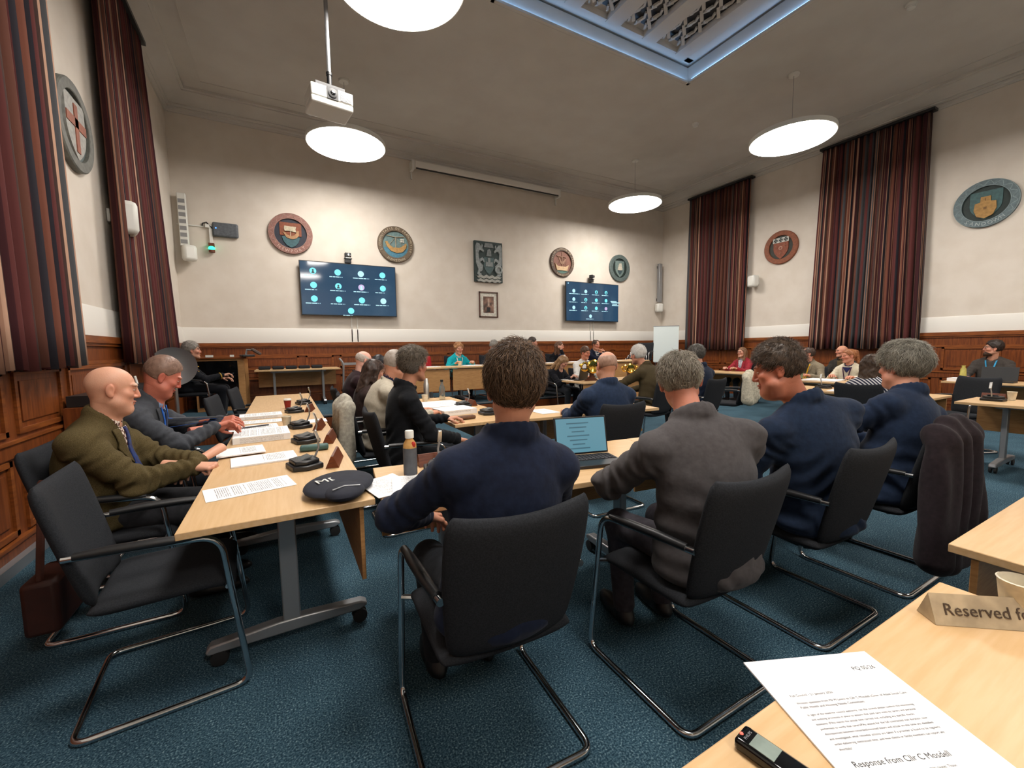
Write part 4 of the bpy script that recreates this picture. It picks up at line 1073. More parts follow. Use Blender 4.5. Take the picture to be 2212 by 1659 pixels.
def beard_part(P, h, Hm, H, parent):
    c1, c2, t = P['beard']
    g = Grid((-.1, -.05, -.19), (.1, .14, .03), h)
    g.ell((0, .03, -.052), (.060 + t, .062 + t, .074 + t), k=0); g.ell((0, .074, -.105), (.028 + t, .022 + t, .024 + t), k=.02)
    g.cap((-.046, .0, -.06), (-.02, .07, -.1), .022 + t, .02 + t, k=.02); g.cap((.046, .0, -.06), (.02, .07, -.1), .022 + t, .02 + t, k=.02)
    g.plane((0, .1, -.046), (0, -.55, 1), .008); g.plane((0, .002, 0), (0, -1, .15), .01)
    g.ell((0, .105, -.063), (.021, .03, .0095), k=.004, op='s')
    sl, Q = g.sub(g.lo, g.lo + g.h * g.n); g.v += (np.sin(Q[..., 0] * 260) * np.sin(Q[..., 2] * 210) * np.sin(Q[..., 1] * 180) * .0016).astype(np.float32)
    v, f = g.nets(); nz = (.5 + .5 * np.sin(v[:, 0] * 200) * np.sin(v[:, 2] * 170))[:, None]
    return np_obj('beard', v @ Hm.T + H, f, 'hair', parent, sc0(c1) * (1 - nz) + sc0(c2) * nz)

def solve_elbow(S, W, l1, l2, pole):
    d = W - S; L = np.linalg.norm(d); Lm = (l1 + l2) * .985
    if L > Lm: W = S + d / L * Lm; d = W - S; L = Lm
    a = (l1 * l1 - l2 * l2 + L * L) / (2 * L); hh = math.sqrt(max(1e-6, l1 * l1 - a * a)); u = d / L
    q = np.asarray(pole, float); q = q - u * (q @ u); q = nrm(q)
    return S + u * a + q * hh, W

_seed = [100]
def person(label, x, y, rz, z0=0., **P):
    """seated figure; local frame: +y is where the lap points, origin on the floor under the seat"""
    _seed[0] += 1; P['seed'] = _seed[0]; rr = random.Random(P['seed'])
    for a_, b_ in (('WL', 'wl'), ('WR', 'wr')):
        if a_ in P: P[b_] = tuple(Matrix.Rotation(-rz, 3, 'Z') @ (Vector(P[a_]) - Vector((x, y, z0))))
    near = P.get('near', 0); hh = {2: .0038, 1: .0046, 0: .0065}[near]; hj = {2: .009, 1: .012, 0: .017}[near]; hd = {2: .0026, 1: .0034, 0: .005}[near]
    s_ = P.get('size', 1.); crown = P.get('crown', 1.35)
    pel = V3(0, P.get('py', -.085), .55); lean = P.get('lean', .02); side = P.get('side', 0.)
    yaw, pit, rol = [R(a) for a in P.get('head', (0, 0, 0))]; Hm = euler_m(yaw, pit, rol) * s_
    ht = V3(P.get('hx', side * 1.05), P.get('hy', pel[1] + lean + .035), crown - .116 * s_ + .0)
    N = V3(side, pel[1] + lean - .015, ht[2] - .168 * s_); N = np.array(P.get('neck', N), float)
    tw = R(P.get('twist', 0)); rt = V3(math.cos(tw), math.sin(tw), P.get('tilt', 0.)); rt = nrm(rt)
    mid = (pel + N) / 2 + V3(0, -P.get('hunch', .02), 0)
    sp = lambda t: pel * (1 - t) ** 2 + 2 * mid * t * (1 - t) + N * t * t if False else (pel * (1 - t) * (1 - t) + (2 * mid - (pel + N) / 2) * 2 * t * (1 - t) + N * t * t)
    def frame(t):
        up = nrm(sp(min(1, t + .05)) - sp(max(0, t - .05))); k = t; r_ = nrm(V3(1, 0, 0) * (1 - k) + rt * k); fw = nrm(np.cross(up, r_)); r_ = np.cross(fw, up); return np.stack([r_, fw, up], 1)
    bw = P.get('build', 1.); fat = P.get('belly', 0.); sw = P.get('sw', .178) * bw; FN = frame(1.)
    Sh = [N + FN @ V3(s * sw, -.005, -.098) for s in (-1, 1)]     # 0 left, 1 right
    l1, l2 = .295 * s_, .255 * s_; arms = []
    for i, s in enumerate((-1, 1)):
        W = np.array(P.get('wl' if i == 0 else 'wr', (s * .16, .30, .68)), float)
        pole = P.get('pl' if i == 0 else 'pr', (s * .6, -.5, -.7)); E, W = solve_elbow(Sh[i], W, l1, l2, pole); arms.append((Sh[i], E, W))
    # ---------------- body (head, hands and a core in one mesh)
    nb = np.linalg.inv(Hm) @ (N - ht) ; nb_in = nb + np.linalg.inv(Hm) @ V3(0, .005, -.02)
    g = head_grid(P, hh, nb_in); hv, hf = g.nets(); hc = head_colours(hv, P); hv = hv @ Hm.T + ht
    cg = Grid((-.6, -.5, .2), (.6, .75, N[2] + .1), .022 if near else .03)
    for t0 in np.linspace(0, .9, 6): cg.ell(sp(t0), V3(.10, .06, .09) * bw, frame(t0), k=.04)
    for (S, E, W) in arms: cg.cap(S, E, .036, .034, k=.02); cg.cap(E, W, .034, .026, k=.02); cg.cap(N + V3(0, 0, -.04), S, .04, k=.03)
    for s in (-1, 1): cg.cap(pel + V3(s * .09, 0, -.02), V3(s * .11, .36, .50), .055, .045, k=.03); cg.cap(V3(s * .11, .36, .50), V3(s * .11, .36, .26), .042, .036, k=.02)
    cv, cf = cg.nets(); sk = sc0(P.get('skin', '#c98f74')); parts = [(hv, hf, hc), (cv, cf, np.tile(sk, (len(cv), 1)))]
    HP = P.get('hands', ('relaxed', 'relaxed')); HD = P.get('hdir', (None, None)); HN = P.get('hup', (None, None))
    for i in range(2):
        if HP[i] is None: continue
        S, E, W = arms[i]; d = nrm(HD[i]) if HD[i] is not None else nrm(W - E); upv = np.array(HN[i] if HN[i] is not None else (0, 0, 1.), float)
        upv = nrm(upv - d * (upv @ d)); xr = np.cross(d, upv); B = np.stack([xr, d, upv], 1)
        v, f, nail = hand_mesh(HP[i], hd); v = v.copy(); 
        if i == 0: v[:, 0] *= -1; f = f[:, ::-1]
        hcol = np.tile(sk, (len(v), 1)) * (1 - .25 * nail[:, None]) + sc0('#e0b8a4') * .25 * nail[:, None]
        kn = np.clip(1 - np.abs(v[:, 1] - .09) / .02, 0, 1) * (v[:, 2] > 0); hcol = hcol * (1 - .2 * kn[:, None]) + sc0('#b5604c') * .2 * kn[:, None]
        parts.append(((v * s_ * P.get('hand_s', 1.)) @ B.T + W, f, hcol))
    o = 0; VV = []; FF = []; CC = []
    for v, f, c in parts: VV.append(v); FF.append(f + o); CC.append(c); o += len(v)
    body = np_obj('person', np.concatenate(VV), np.concatenate(FF), 'skin', None, np.concatenate(CC))
    body.location = (x, y, z0); body.rotation_euler = (0, 0, rz); tag(body, label, 'person', P.get('group'))
    # ---------------- hair, beard, glasses
    hair_part(P, hh if near else .0075, Hm, ht, body, near)
    if P.get('beard'): beard_part(P, hh, Hm, ht, body)
    if P.get('glasses'):
        b = MB(); cg_ = P['glasses']
        for s in (-1, 1):
            b.tube([(s * .033 + .022 * math.cos(a), .103 - .006 * abs(math.cos(a)), .012 + .016 * math.sin(a)) for a in np.linspace(0, 2 * PI, 17)[:-1]], .0016, 6, closed=True)
            b.tube([(s * .055, .098, .016), (s * .079, .06, .016), (s * .085, .0, .012), (s * .083, -.02, .0)], .0018, 6)
        b.tube([(-.011, .106, .014), (0, .109, .017), (.011, .106, .014)], .0015, 6)
        go = part('glasses', b, paint(cg_, .3), body); go.matrix_local = Matrix.Translation(ht) @ Matrix(Hm.tolist()).to_4x4()
    # ---------------- upper garment
    zt = N[2] + .09; allp = np.array([p for a in arms for p in a])
    lo = np.minimum(allp.min(0) - .12, V3(-.3 * bw, -.42, .44)); hi = np.maximum(allp.max(0) + .12, V3(.3 * bw, .3 + fat, zt)); lo[2] = min(lo[2], .44)
    j = Grid(lo, hi, hj); fo = P.get('folds', 1.)
    j.ell(sp(.04) + V3(0, .0, .0), V3(.192 * bw, .145 + fat * .6, .125), frame(.05), k=0)
    j.ell(sp(.30) + frame(.3) @ V3(0, .012 + fat * .5, 0), V3(.178 * bw + fat * .4, .132 + fat * .7, .17), frame(.3), k=.07)
    j.ell(sp(.62), V3(.186 * bw, .130 + fat * .2, .17), frame(.62), k=.07)
    j.ell(sp(.84) + frame(.84) @ V3(0, -.008, 0), V3(.165 * bw, .104, .11), frame(.84), k=.06)
    ph = rr.random() * 6; tor = j.v.copy()
    for i, (S, E, W) in enumerate(arms):
        j.cap(N + FN @ V3((-1, 1)[i] * .05, -.012, -.045), S + V3(0, 0, .0), .060, .060, k=.045)
        j.cap(N + FN @ V3((-1, 1)[i] * .045, -.018, -.012), S + FN @ V3(-(-1, 1)[i] * .02, 0, .012), .042, .048, k=.05)
        ax = nrm(np.cross(W - E, E - S) + V3(1e-4, 0, 1e-4)); LA = np.linalg.norm(E - S); LB = np.linalg.norm(W - E); ss = P.get('sleeve', 1.)
        def fold(lam, w0, w1, A, L, ph=ph, ax=ax):
            def f_(Pp, t):
                q = Pp @ ax.astype(np.float32); wgt = np.clip(np.abs(t - .5) * 2, 0, 1); wgt = w0 * np.clip(1 - t * 2.2, 0, 1) + w1 * np.clip(t * 2.2 - 1.2, 0, 1) + .25
                return (A * fo * wgt * np.sin(t * L / lam * 2 * PI + ph + 26 * q + 1.3 * np.sin(Pp[..., 2] * 40))).astype(np.float32)
            return f_
        j.cap(S, E, .064 * ss * bw ** .5, .058 * ss, k=.035, disp=fold(.06, .7, 1., .0062, LA)); cu = E + (W - E) * (1 - .015 / LB)
        j.cap(E, cu, .057 * ss, .041 * ss, k=.025, disp=fold(.05, 1., .6, .0058, LB))
    if P.get('skirt', 1): j.ell(pel + V3(0, -.01, -.035), V3(.205 * bw, .16 + fat * .4, .075), k=.05)
    if fo and near:
        sl, Q = j.sub(V3(-.3, -.5, .5), V3(.3, .4, N[2] - .05)); X = Q[..., 0]; Z = Q[..., 2]
        msk = np.clip((N[2] - .12 - Z) / .2, 0, 1); j.v[sl] += (.0042 * fo * msk * np.sin(Z * 62 + np.abs(X) * 34 * (1 if P['seed'] % 2 else -1) + 2.2 * np.sin(X * 19 + ph) + ph) * (.4 + .6 * np.sin(X * 11 + Z * 9 + ph) ** 2)).astype(np.float32)
    nk = nrm(ht - N)
    # collar stand, then the neck opening
    ct = P.get('collar', 'jacket')
    if ct == 'jacket':
        ring = [FN @ V3(.078 * math.cos(a), .075 * math.sin(a) - .012, -.012 + .028 * (.5 - .5 * math.sin(a))) + N for a in np.linspace(PI + .9 + .15, 2 * PI - .9 - .15, 9)]
        ring = [N + FN @ V3(.082 * math.cos(a), .085 * math.sin(a) - .005, .018 - .032 * math.sin(a) * (1 if math.sin(a) > 0 else .35)) for a in np.linspace(PI - .55, 2 * PI + .55, 14)]
        for a, b_ in zip(ring[:-1], ring[1:]): j.cap(a, b_, .013, .013, k=.012, sq=(FN[:, 2], .45))
    elif ct == 'roll':
        ring = [N + FN @ V3(.074 * math.cos(a), .078 * math.sin(a) - .004, .012) for a in np.linspace(0, 2 * PI, 17)]
        for a, b_ in zip(ring[:-1], ring[1:]): j.cap(a, b_, .014, k=.008, sq=(FN[:, 2], .6))
    elif ct == 'crew':
        ring = [N + FN @ V3(.078 * math.cos(a), .08 * math.sin(a), .002 - .02 * math.sin(a)) for a in np.linspace(0, 2 * PI, 17)]
        for a, b_ in zip(ring[:-1], ring[1:]): j.cap(a, b_, .011, k=.01)
    nbv = N + FN @ V3(0, .012, -.055); j.cap(nbv, nbv + nk * .3, .064, .066, k=.006, op='s')
    jv, jf = j.nets(); full = j.v; xs_all = j.lo[0] + j.h * np.arange(j.n[0]); zs = j.lo[2] + j.h * np.arange(j.n[2]); tor = np.where((zs > N[2] - .16)[None, None, :], full, tor); j.v = tor; top = P.get('top', ('#1d2430', None, 'plain'))
    tname = P.get('top_name', 'jacket'); np_obj(tname, jv, jf, fabric(*top), body)
    # ---------------- shirt collar ring
    shirt = P.get('shirt')
    def strip(name, rows, off, mat, th=.004):
        """rows: list of (xl, xr, z): a sheet following the chest"""
        v = []; f = []; nx = 8
        last = None
        for xl, xr, z in rows:
            for q in range(nx + 1):
                xx = xl + (xr - xl) * q / nx; yy = j.front(xx, z)
                if yy is None: yy = last if last is not None else N[1] + .1
                last = yy; v.append((xx, yy + off, z))
        for a in range(len(rows) - 1):
            for q in range(nx): k = a * (nx + 1) + q; f.append((k, k + 1, k + nx + 2, k + nx + 1))
        o_ = part(name, MB().add(v, f), mat, body, smooth=180); sm = o_.modifiers.new('Solid', 'SOLIDIFY'); sm.thickness = th; sm.offset = 0; return o_
    fr_lo = P.get('button', N[2] - .36)
    if shirt:
        sc_ = Grid(N - .14, N + .14, min(hj, .008)); sh_ = P.get('collar_h', .03)
        for a in np.linspace(0, 2 * PI, 22):
            p = N + FN @ V3(.066 * math.cos(a), .068 * math.sin(a) + .004, -.012 - .02 * math.sin(a)); sc_.cap(p, p + nk * (sh_ + .02), .008, .006, k=.012)
        c0_ = N + FN @ V3(0, .004, -.05); sc_.cap(c0_, c0_ + nk * .3, .058, .060, k=.003, op='s')
        v, f = sc_.nets(); np_obj('shirt_collar', v, f, fabric(*shirt), body)
        zt_ = N[2] - .035; rows = []
        for q in np.linspace(0, 1, 12): z = zt_ + (fr_lo - zt_) * q; w_ = .058 * (1 - q) ** .8 + .004; rows.append((side * (1 - q) - w_, side * (1 - q) + w_, z))
        if P.get('open', 1): strip('shirt_front', rows, .004, fabric(*shirt))
        if P.get('tie'):
            rows = []
            for q in np.linspace(0, 1, 14): z = zt_ - .0 + (fr_lo - .02 - zt_) * q; w_ = .017 if q < .08 else .012 + .022 * q; rows.append((side * (1 - q) - w_, side * (1 - q) + w_, z))
            strip('tie', rows, .010, fabric(*P['tie']), .006)
        if ct == 'jacket' and P.get('open', 1):
            for s in (-1, 1):
                rows = []
                for q in np.linspace(0, 1, 12):
                    z = zt_ + (fr_lo - zt_) * q; wi = .058 * (1 - q) ** .8 + .004; wo = wi + (.05 if q < .38 else .062 * (1 - (q - .38) / .62) ** .7 + .006); xs_ = sorted((s * wi, s * wo)); rows.append((side * (1 - q) + xs_[0], side * (1 - q) + xs_[1], z))
                strip('lapel', rows, .007, fabric(*top), .006)
    if P.get('lanyard'):
        for s in (-1, 1):
            rows = []
            for q in np.linspace(0, 1, 12): z = N[2] - .03 - .34 * q; xc = side * (1 - q) + s * (.062 * (1 - q) + .004); rows.append((xc - .009, xc + .009, z))
            strip('lanyard', rows, .013, fabric(*P['lanyard']), .003)
    if P.get('extra'): P['extra'](body, j, N, FN, arms, strip, ht, Hm)
    # ---------------- legs and shoes
    tc_ = P.get('trousers', ('#202329', None, 'plain')); feet = P.get('feet', ((-.11, .36), (.11, .36))); knees = P.get('knees', ((-.12, .37, .5), (.12, .37, .5)))
    lg = Grid((-.42, -.36, .02), (.42, .75, .72), .014 if near else .02)
    lg.ell(pel + V3(0, .0, -.01), V3(.18 * bw, .14, .085), k=0)
    for i, s in enumerate((-1, 1)):
        K = np.array(knees[i], float); A = V3(feet[i][0], feet[i][1] - .03, .10)
        lg.cap(pel + V3(s * .085, .03, -.0), K, .082, .066, k=.05); lg.cap(K, A, .063, .052, k=.03)
    v, f = lg.nets(); np_obj('trousers', v, f, fabric(*tc_), body)
    for i in range(2):
        q = Grid((feet[i][0] - .08, feet[i][1] - .14, .0), (feet[i][0] + .08, feet[i][1] + .24, .16), .012)
        q.ell((feet[i][0], feet[i][1] + .05, .03), (.045, .15, .055), k=0); q.cap((feet[i][0], feet[i][1] - .04, .05), (feet[i][0], feet[i][1] - .03, .1), .042, .04, k=.03); q.plane((0, 0, .012), (0, 0, -1), .004)
        v, f = q.nets(); np_obj('shoe', v, f, P.get('shoe', 'black'), body)
    return body
# ------------------------------------------------------------------ the people
def seat(plabel, clabel, x, y, rz, z0=0., cz=None, cdx=0., cdy=0., **P):
    chair(clabel, x + cdx, y + cdy, rz if cz is None else cz, z0)
    return person(plabel, x, y, rz, z0, **P)
NAVY = ('#1b2338', '#151b2c', 'plain'); WHITE = ('#d9d8d4', '#cfcec9', 'plain')
# front row, backs to the viewer
seat('man with brown hair in a plain navy suit, back to viewer, front row centre', 'black chair of the brown haired man in the middle foreground', .60, 1.30, R(-3), cdx=.0, cdy=.03,
     near=2, crown=1.365, hx=.07, hy=-.09, side=.045, lean=-.0, build=1.06, head=(-16, 4, 0), hair='short', hair_c='#35261b', hair_c2='#7a6048', hair_t=.013, nape=-.105, strands=5200, strand_l=.04, mess=.45,
     whorl=(.02, -.05, .11), top=NAVY, shirt=WHITE, open=0, wl=(-.16, .26, .73), wr=(.16, .26, .73), pl=(-1, .1, -.35), pr=(1, .1, -.45), skin='#b98066', folds=.8)
seat('man in a grey suit with greying hair, leaning toward an open laptop', 'black chair of the man in the grey suit', 1.47, 1.14, R(-12), cz=0., cdx=-.03, cdy=.04,
     near=2, crown=1.345, hx=.03, hy=.125, side=.0, lean=.10, hunch=.05, build=1.1, belly=.02, twist=-12, head=(-28, 14, -9), hair='crown', hair_c='#6a6257', hair_c2='#a39b8c', hair_t=.011, nape=-.085, side_c='#aaa596', strands=4200, strand_l=.035, mess=.5,
     top=('#4d4a4b', '#444142', 'plain'), shirt=('#c9c8c6', None, 'plain'), open=0, trousers=('#46434a', None, 'plain'), wl=(-.1, .36, .78), wr=(.2, .32, .77), pl=(-1, -.1, -.6), pr=(.8, -.4, -.6), skin='#c07d66', flush='#a8503e', folds=1.5, sleeve=1.1)
seat('man with short brown hair in a navy suit turning his face to the left', 'black chair of the navy suit man looking left', 2.32, 1.15, R(-6), cz=0., cdy=.02,
     near=2, crown=1.365, hx=-.16, hy=.03, side=-.07, lean=.06, hunch=.04, build=1.18, belly=.03, twist=-16, tilt=-.12, head=(40, 16, 6), hair='short', hair_c='#33281f', hair_c2='#5b4a3b', hair_t=.013, nape=-.07, strands=3600, strand_l=.022, hairline=.07, comb=(0, .35, -.1), down=1, fat=.016,
     top=('#1d2a3f', '#172133', 'plain'), shirt=('#23252c', None, 'plain'), open=0, wl=(-.2, .30, .74), wr=(.2, .32, .77), skin='#b9745b', flush='#a5543f', stubble=('#6a4a40', .28), folds=1.6, sleeve=1.1)
seat('man with thick grey hair and glasses in a navy suit, right of the front row', 'black chair with a dark coat, under the thick grey haired man', 3.12, 1.13, R(-8), cz=0., cdx=.02, cdy=.02,
     near=2, crown=1.35, hx=.16, hy=-.02, side=.12, lean=.03, hunch=.03, build=1.12, belly=.03, head=(0, 8, 0), hair='thick', hair_c='#5f5c55', hair_c2='#a9a598', hair_t=.016, nape=-.09, strands=5200, strand_l=.05, rough=.006, tuft=55, comb=(0, .2, -.5), mess=.5, glasses='#2a2420',
     top=('#1f2c42', '#182337', 'plain'), shirt=('#aebacb', None, 'plain'), open=0, wl=(-.05, .27, .75), wr=(.17, .30, .77), pl=(-1, .2, -.4), skin='#c08a74', folds=1.5, fat=.01)
# left row
seat('bald man with a white beard in an olive tweed jacket, hands folded', 'black chair under the bald man in the olive tweed jacket', -.80, 2.95, EAST, cdx=.03,
     near=2, crown=1.31, hx=-.0, hy=.0, side=0, lean=.06, hunch=.05, build=1.14, belly=.05, head=(14, 12, 0), hair='bald', hair_c='#b9a08c', hw=1.04, beard=('#b8a99a', '#cfc4b8', .002), top=('#5c5036', '#41381f', 'tweed'), shirt=('#d6c9bd', '#5a3b34', 'check'), tie=('#1c3c74', '#2a1f3e', 'plain'),
     WL=(-.45, 2.93, .765), WR=(-.46, 2.86, .75), hands=('relaxed', 'fist'), hdir=((.75, -.6, -.25), (.3, .9, -.1)), hup=((.2, .1, 1), (.2, -.1, 1)), trousers=('#2e2f33', None, 'plain'), skin='#cf9a80', flush='#c0765c', folds=1.6, scalp=('#d3a78e', .3), fat=.012, sleeve=1.12, collar_h=.035, pl=(-.7, -.4, -.8), pr=(.7, -.5, -.8), button=.78, down=1)
seat('red-faced man in a grey suit with a blue lanyard, looking down at a phone', 'black chair under the red-faced man with the phone', -.78, 3.62, EAST, cdx=.03,
     near=2, crown=1.335, hy=.06, lean=.09, hunch=.06, build=1.08, belly=.04, head=(12, 30, 0), hair='short', hair_t=.0045, hair_c='#7a5f50', hair_c2='#97796a', strands=1800, strand_l=.006, lift=.003, hairline=.088, nape=-.05, rough=.0008, top=('#45484e', '#3a3d43', 'plain'), shirt=('#7d94b4', None, 'plain'), tie=('#1a2848', None, 'plain'), lanyard=('#1f63c4', None, 'plain'),
     wl=(-.06, .36, .88), wr=(.07, .34, .86), hands=('hold', 'hold'), hdir=((.55, .8, .1), (-.5, .85, .05)), hup=((.5, -.4, .7), (-.6, -.3, .7)), skin='#c07460', flush='#a84a3c', folds=1.4, down=1, fat=.014, pl=(-.8, -.3, -.7), pr=(.8, -.4, -.7), button=.82)
# uniformed attendant on the platform
def uniform(body, j, N, FN, arms, strip, ht, Hm):
    b = MB()
    for q in range(6):
        z = N[2] - .08 - .075 * q; yy = j.front(.0, z) or .1
        for xx in (-.02, .03): b = MB(); b.ell((xx, yy + .004, z), .012, 10, 6); part('brass_button', b, 'brass', body)
    b = MB(); y0 = (j.front(.07, N[2] - .13) or .1); b.box((.085, y0 + .002, N[2] - .13), (.07, .012, .022)); part('medal_ribbon', b, paint('#9c2230'), body)
    E, W = arms[1][1], arms[1][2]; c = E + (W - E) * .86; ax = nrm(W - E); u = nrm(np.cross(ax, (0, 0, 1.))); w = np.cross(u, ax)
    b = MB(); b.tube([tuple(c + u * .047 * math.cos(a) + w * .047 * math.sin(a)) for a in np.linspace(0, 2 * PI, 19)[:-1]], .008, 6, closed=True); part('gold_cuff', b, paint('#c39a3c'), body)
seat('person in dark ceremonial uniform with brass buttons, seated in the far left corner', 'black chair under the uniformed person', -1.22, 8.02, EAST, DZ, near=1, crown=1.225, hy=-.0, lean=.06, head=(10, 0, 0), hair='short', hair_c='#77706a', hair_c2='#a8a29a', side_c='#8a857e', hair_t=.012, strands=900,
     top=('#14161c', '#0f1116', 'plain'), collar='roll', trousers=('#14161c', None, 'plain'), wl=(-.1, .36, .66), wr=(.1, .38, .72), hands=('relaxed', 'hold'), skin='#b98a72', extra=uniform)
# inner row, facing right
seat('man with swept greying hair in a black jacket, facing right', 'black chair under the man in the black jacket', .90, 3.32, EAST, cdx=-.02, near=2, crown=1.365, hy=.02, lean=.05, build=1.05, head=(24, 2, 0), hair='quiff', hair_c='#4d443a', hair_c2='#857a6c', side_c='#77716a', hair_t=.016, nape=-.085, strands=3600, strand_l=.045, comb=(0, -.5, .1), lift=.02, mess=.5,
     top=('#17191d', '#111317', 'plain'), shirt=('#1c1e22', None, 'plain'), open=0, wl=(-.16, .34, .77), wr=(.2, .3, .66), skin='#c08a70', hands=('relaxed', 'relaxed'), folds=1.2)
seat('bald man in a cream sweater, leaning and facing right', 'black chair with the white jacket hung on it', .86, 4.0, EAST, cdx=-.06, near=1, crown=1.352, hy=.07, lean=.10, hunch=.06, build=1.16, belly=.04, head=(12, 16, 0), hair='short', hair_t=.003, hair_c='#a3968a', hair_c2='#b5aaa0', strands=900, strand_l=.005, lift=.002, hairline=.1, rough=.0006, fat=.014,
     top=('#b9b1a0', '#aca493', 'plain'), top_name='sweater', collar='crew', shirt=('#272c4a', None, 'plain'), open=0, collar_h=.04, skin='#c78e74', wl=(-.16, .34, .77), wr=(.16, .34, .77), folds=1.3)
seat('woman with long dark hair between the cream sweater and the maroon top', 'black chair under the woman with long dark hair', .84, 4.78, EAST, near=1, crown=1.265, hy=.04, lean=.07, build=.9, head=(15, 22, 0), hair='long', hair_c='#2b201b', hair_c2='#4a372e', hair_t=.014, strands=1200, strand_l=.06, comb=(0, 0, -1), mess=.15, top=('#3a2c2a', None, 'plain'), top_name='sweater', collar='crew', wl=(-.16, .34, .77), wr=(.16, .34, .77), skin='#c89a82')
seat('bald man in a dark maroon top, farthest of the row facing right', 'black chair under the man in the maroon top', .86, 5.62, EAST, near=1, crown=1.36, hy=.05, lean=.08, hunch=.04, build=1.1, belly=.04, head=(10, 24, 0), hair='fringe', hair_t=.004, hair_c='#b5a79c', hair_c2='#c9beb4', rough=.0006, strands=500, strand_l=.006, lift=.002, skin='#d6a493', flush='#c98774', top=('#2f2024', '#271a1e', 'plain'), top_name='sweater', collar='crew', wl=(-.16, .34, .77), wr=(.16, .34, .77))
seat('person with black hair mostly hidden behind the cream sweater man', 'black chair under the hidden black haired person', 1.35, 6.75, EAST + .5, near=0, crown=1.27, head=(10, 10, 0), hair='thick', hair_c='#17161a', hair_c2='#232227', top=('#22242b', None, 'plain'), skin='#c09078')
seat('bald man in a blue suit, back to viewer, seen over the laptop', 'black chair of the bald man in the blue suit', 2.42, 2.80, R(-8), cz=R(-3), cdy=.03, near=2, crown=1.335, hy=-.04, hx=.02, lean=.03, build=1.12, head=(-10, 6, 0), hair='fringe', bald_z=.03, hair_t=.0025, hair_c='#b08e7c', hair_c2='#9a7a68', rough=.0005, strands=0, glasses='#3a2a22', nape=-.05, fat=.01,
     top=('#26344c', '#1f2b40', 'plain'), shirt=('#c9c4bc', None, 'plain'), open=0, wl=(-.16, .36, .77), wr=(.16, .36, .77), skin='#c8937a', flush='#b96f58', folds=1.2)
seat('white-haired man in an olive tweed jacket leaning forward, beyond the bald man', 'black chair under the white-haired man in tweed', 4.50, 4.25, R(8), near=1, crown=1.365, hy=.13, hx=-.05, lean=.14, hunch=.06, build=1.14, belly=.03, head=(-6, 8, 0), hair='short', hair_c='#c9c5bf', hair_c2='#e2dfda', hair_t=.012, nape=-.075, strands=1400, strand_l=.03, top=('#4d4330', '#3b3322', 'tweed'), shirt=('#cfc9c0', None, 'plain'), open=0, wl=(-.22, .42, .80), wr=(.1, .4, .72), pl=(-1, -.2, -.4), skin='#c58d74', folds=1.2)
seat('dark grey haired man in a navy suit beneath the striped curtain, back to viewer', 'black chair under the dark haired man below the curtain', 5.18, 3.98, R(6), near=1, crown=1.355, hy=.02, lean=.05, build=1.14, head=(14, 6, 0), hair='short', hair_c='#3d3a37', hair_c2='#6f6a63', hair_t=.016, nape=-.09, strands=1600, strand_l=.035, top=('#20293c', '#1a2232', 'plain'), shirt=('#bcc3cc', None, 'plain'), open=0, wl=(-.16, .34, .72), wr=(.16, .34, .72), skin='#bd8a72')
# head table on the platform, facing the viewer
seat('woman with short ginger hair in a turquoise jacket and white chain', 'black chair under the woman in turquoise', 3.37, 8.58, SOUTH, DZ, near=1, crown=1.205, lean=.06, build=.94, head=(4, 14, 4), hair='curly', hair_c='#9a6a45', hair_c2='#c49468', hair_t=.012, strands=700, top=('#17a3ad', '#128b96', 'plain'), shirt=('#dcd9cf', None, 'plain'), lanyard=('#cfd2cc', None, 'plain'), wl=(-.2, .3, .77), wr=(.2, .3, .77), skin='#cf9f88', button=.9)
seat('man with grey hair in a dark suit and red tie at the head table', 'black chair under the man with the red tie', 4.22, 8.58, SOUTH, DZ, near=1, crown=1.23, lean=.07, build=1.1, belly=.03, head=(2, 24, 0), hair='short', hair_c='#77746f', hair_c2='#a19e98', hair_t=.014, strands=700, top=('#22252c', None, 'plain'), shirt=('#8fb0d8', None, 'plain'), tie=('#8c2136', None, 'plain'), wl=(-.2, .3, .77), wr=(.2, .3, .77), skin='#b98872', down=1, stubble=('#8a7a70', .4))
seat('man in a blue suit and open white collar turning right at the head table', 'black chair under the man turning right', 5.28, 8.58, SOUTH, DZ, near=1, crown=1.31, lean=.03, twist=20, build=1.06, head=(58, 6, 0), hair='short', hair_c='#2c2522', hair_c2='#4a403a', hair_t=.006, strands=600, strand_l=.01, top=('#1c2750', '#161f42', 'plain'), shirt=('#dcd6d8', None, 'plain'), wl=(.1, .38, .82), wr=(.24, .34, .79), skin='#c08a74', button=.9)
seat('woman with long brown hair, hand at her chin, at the head table', 'black chair under the woman with her hand at her chin', 6.05, 8.58, SOUTH, DZ, near=1, crown=1.215, lean=.04, build=.9, head=(44, 6, 0), hair='long', hair_c='#4f3526', hair_c2='#7a563f', hair_t=.013, strands=600, strand_l=.06, comb=(0, 0, -1), mess=.15, top=('#191b21', None, 'plain'), shirt=('#dedbd6', None, 'plain'), lanyard=('#2b62b0', None, 'plain'), wl=(.06, .14, 1.02), wr=(.2, .3, .77), hands=('fist', 'relaxed'), hdir=((.2, -.1, .95), None), skin='#cf9f8a')
seat('balding man in a dark navy suit holding his tie at the head table', 'black chair under the balding man at the head table', 7.22, 8.58, SOUTH, DZ, near=1, crown=1.25, lean=.03, build=1.04, head=(4, 14, 0), hair='balding', hair_c='#3c2c24', hair_c2='#5a463a', hair_t=.016, strands=500, top=('#1c2134', None, 'plain'), shirt=('#dad8d6', None, 'plain'), tie=('#1d2440', None, 'plain'), wl=(-.02, .17, .92), wr=(-.1, .2, .95), hands=('relaxed', 'fist'), hdir=(None, (.6, -.2, .7)), skin='#c58f78', button=.78)
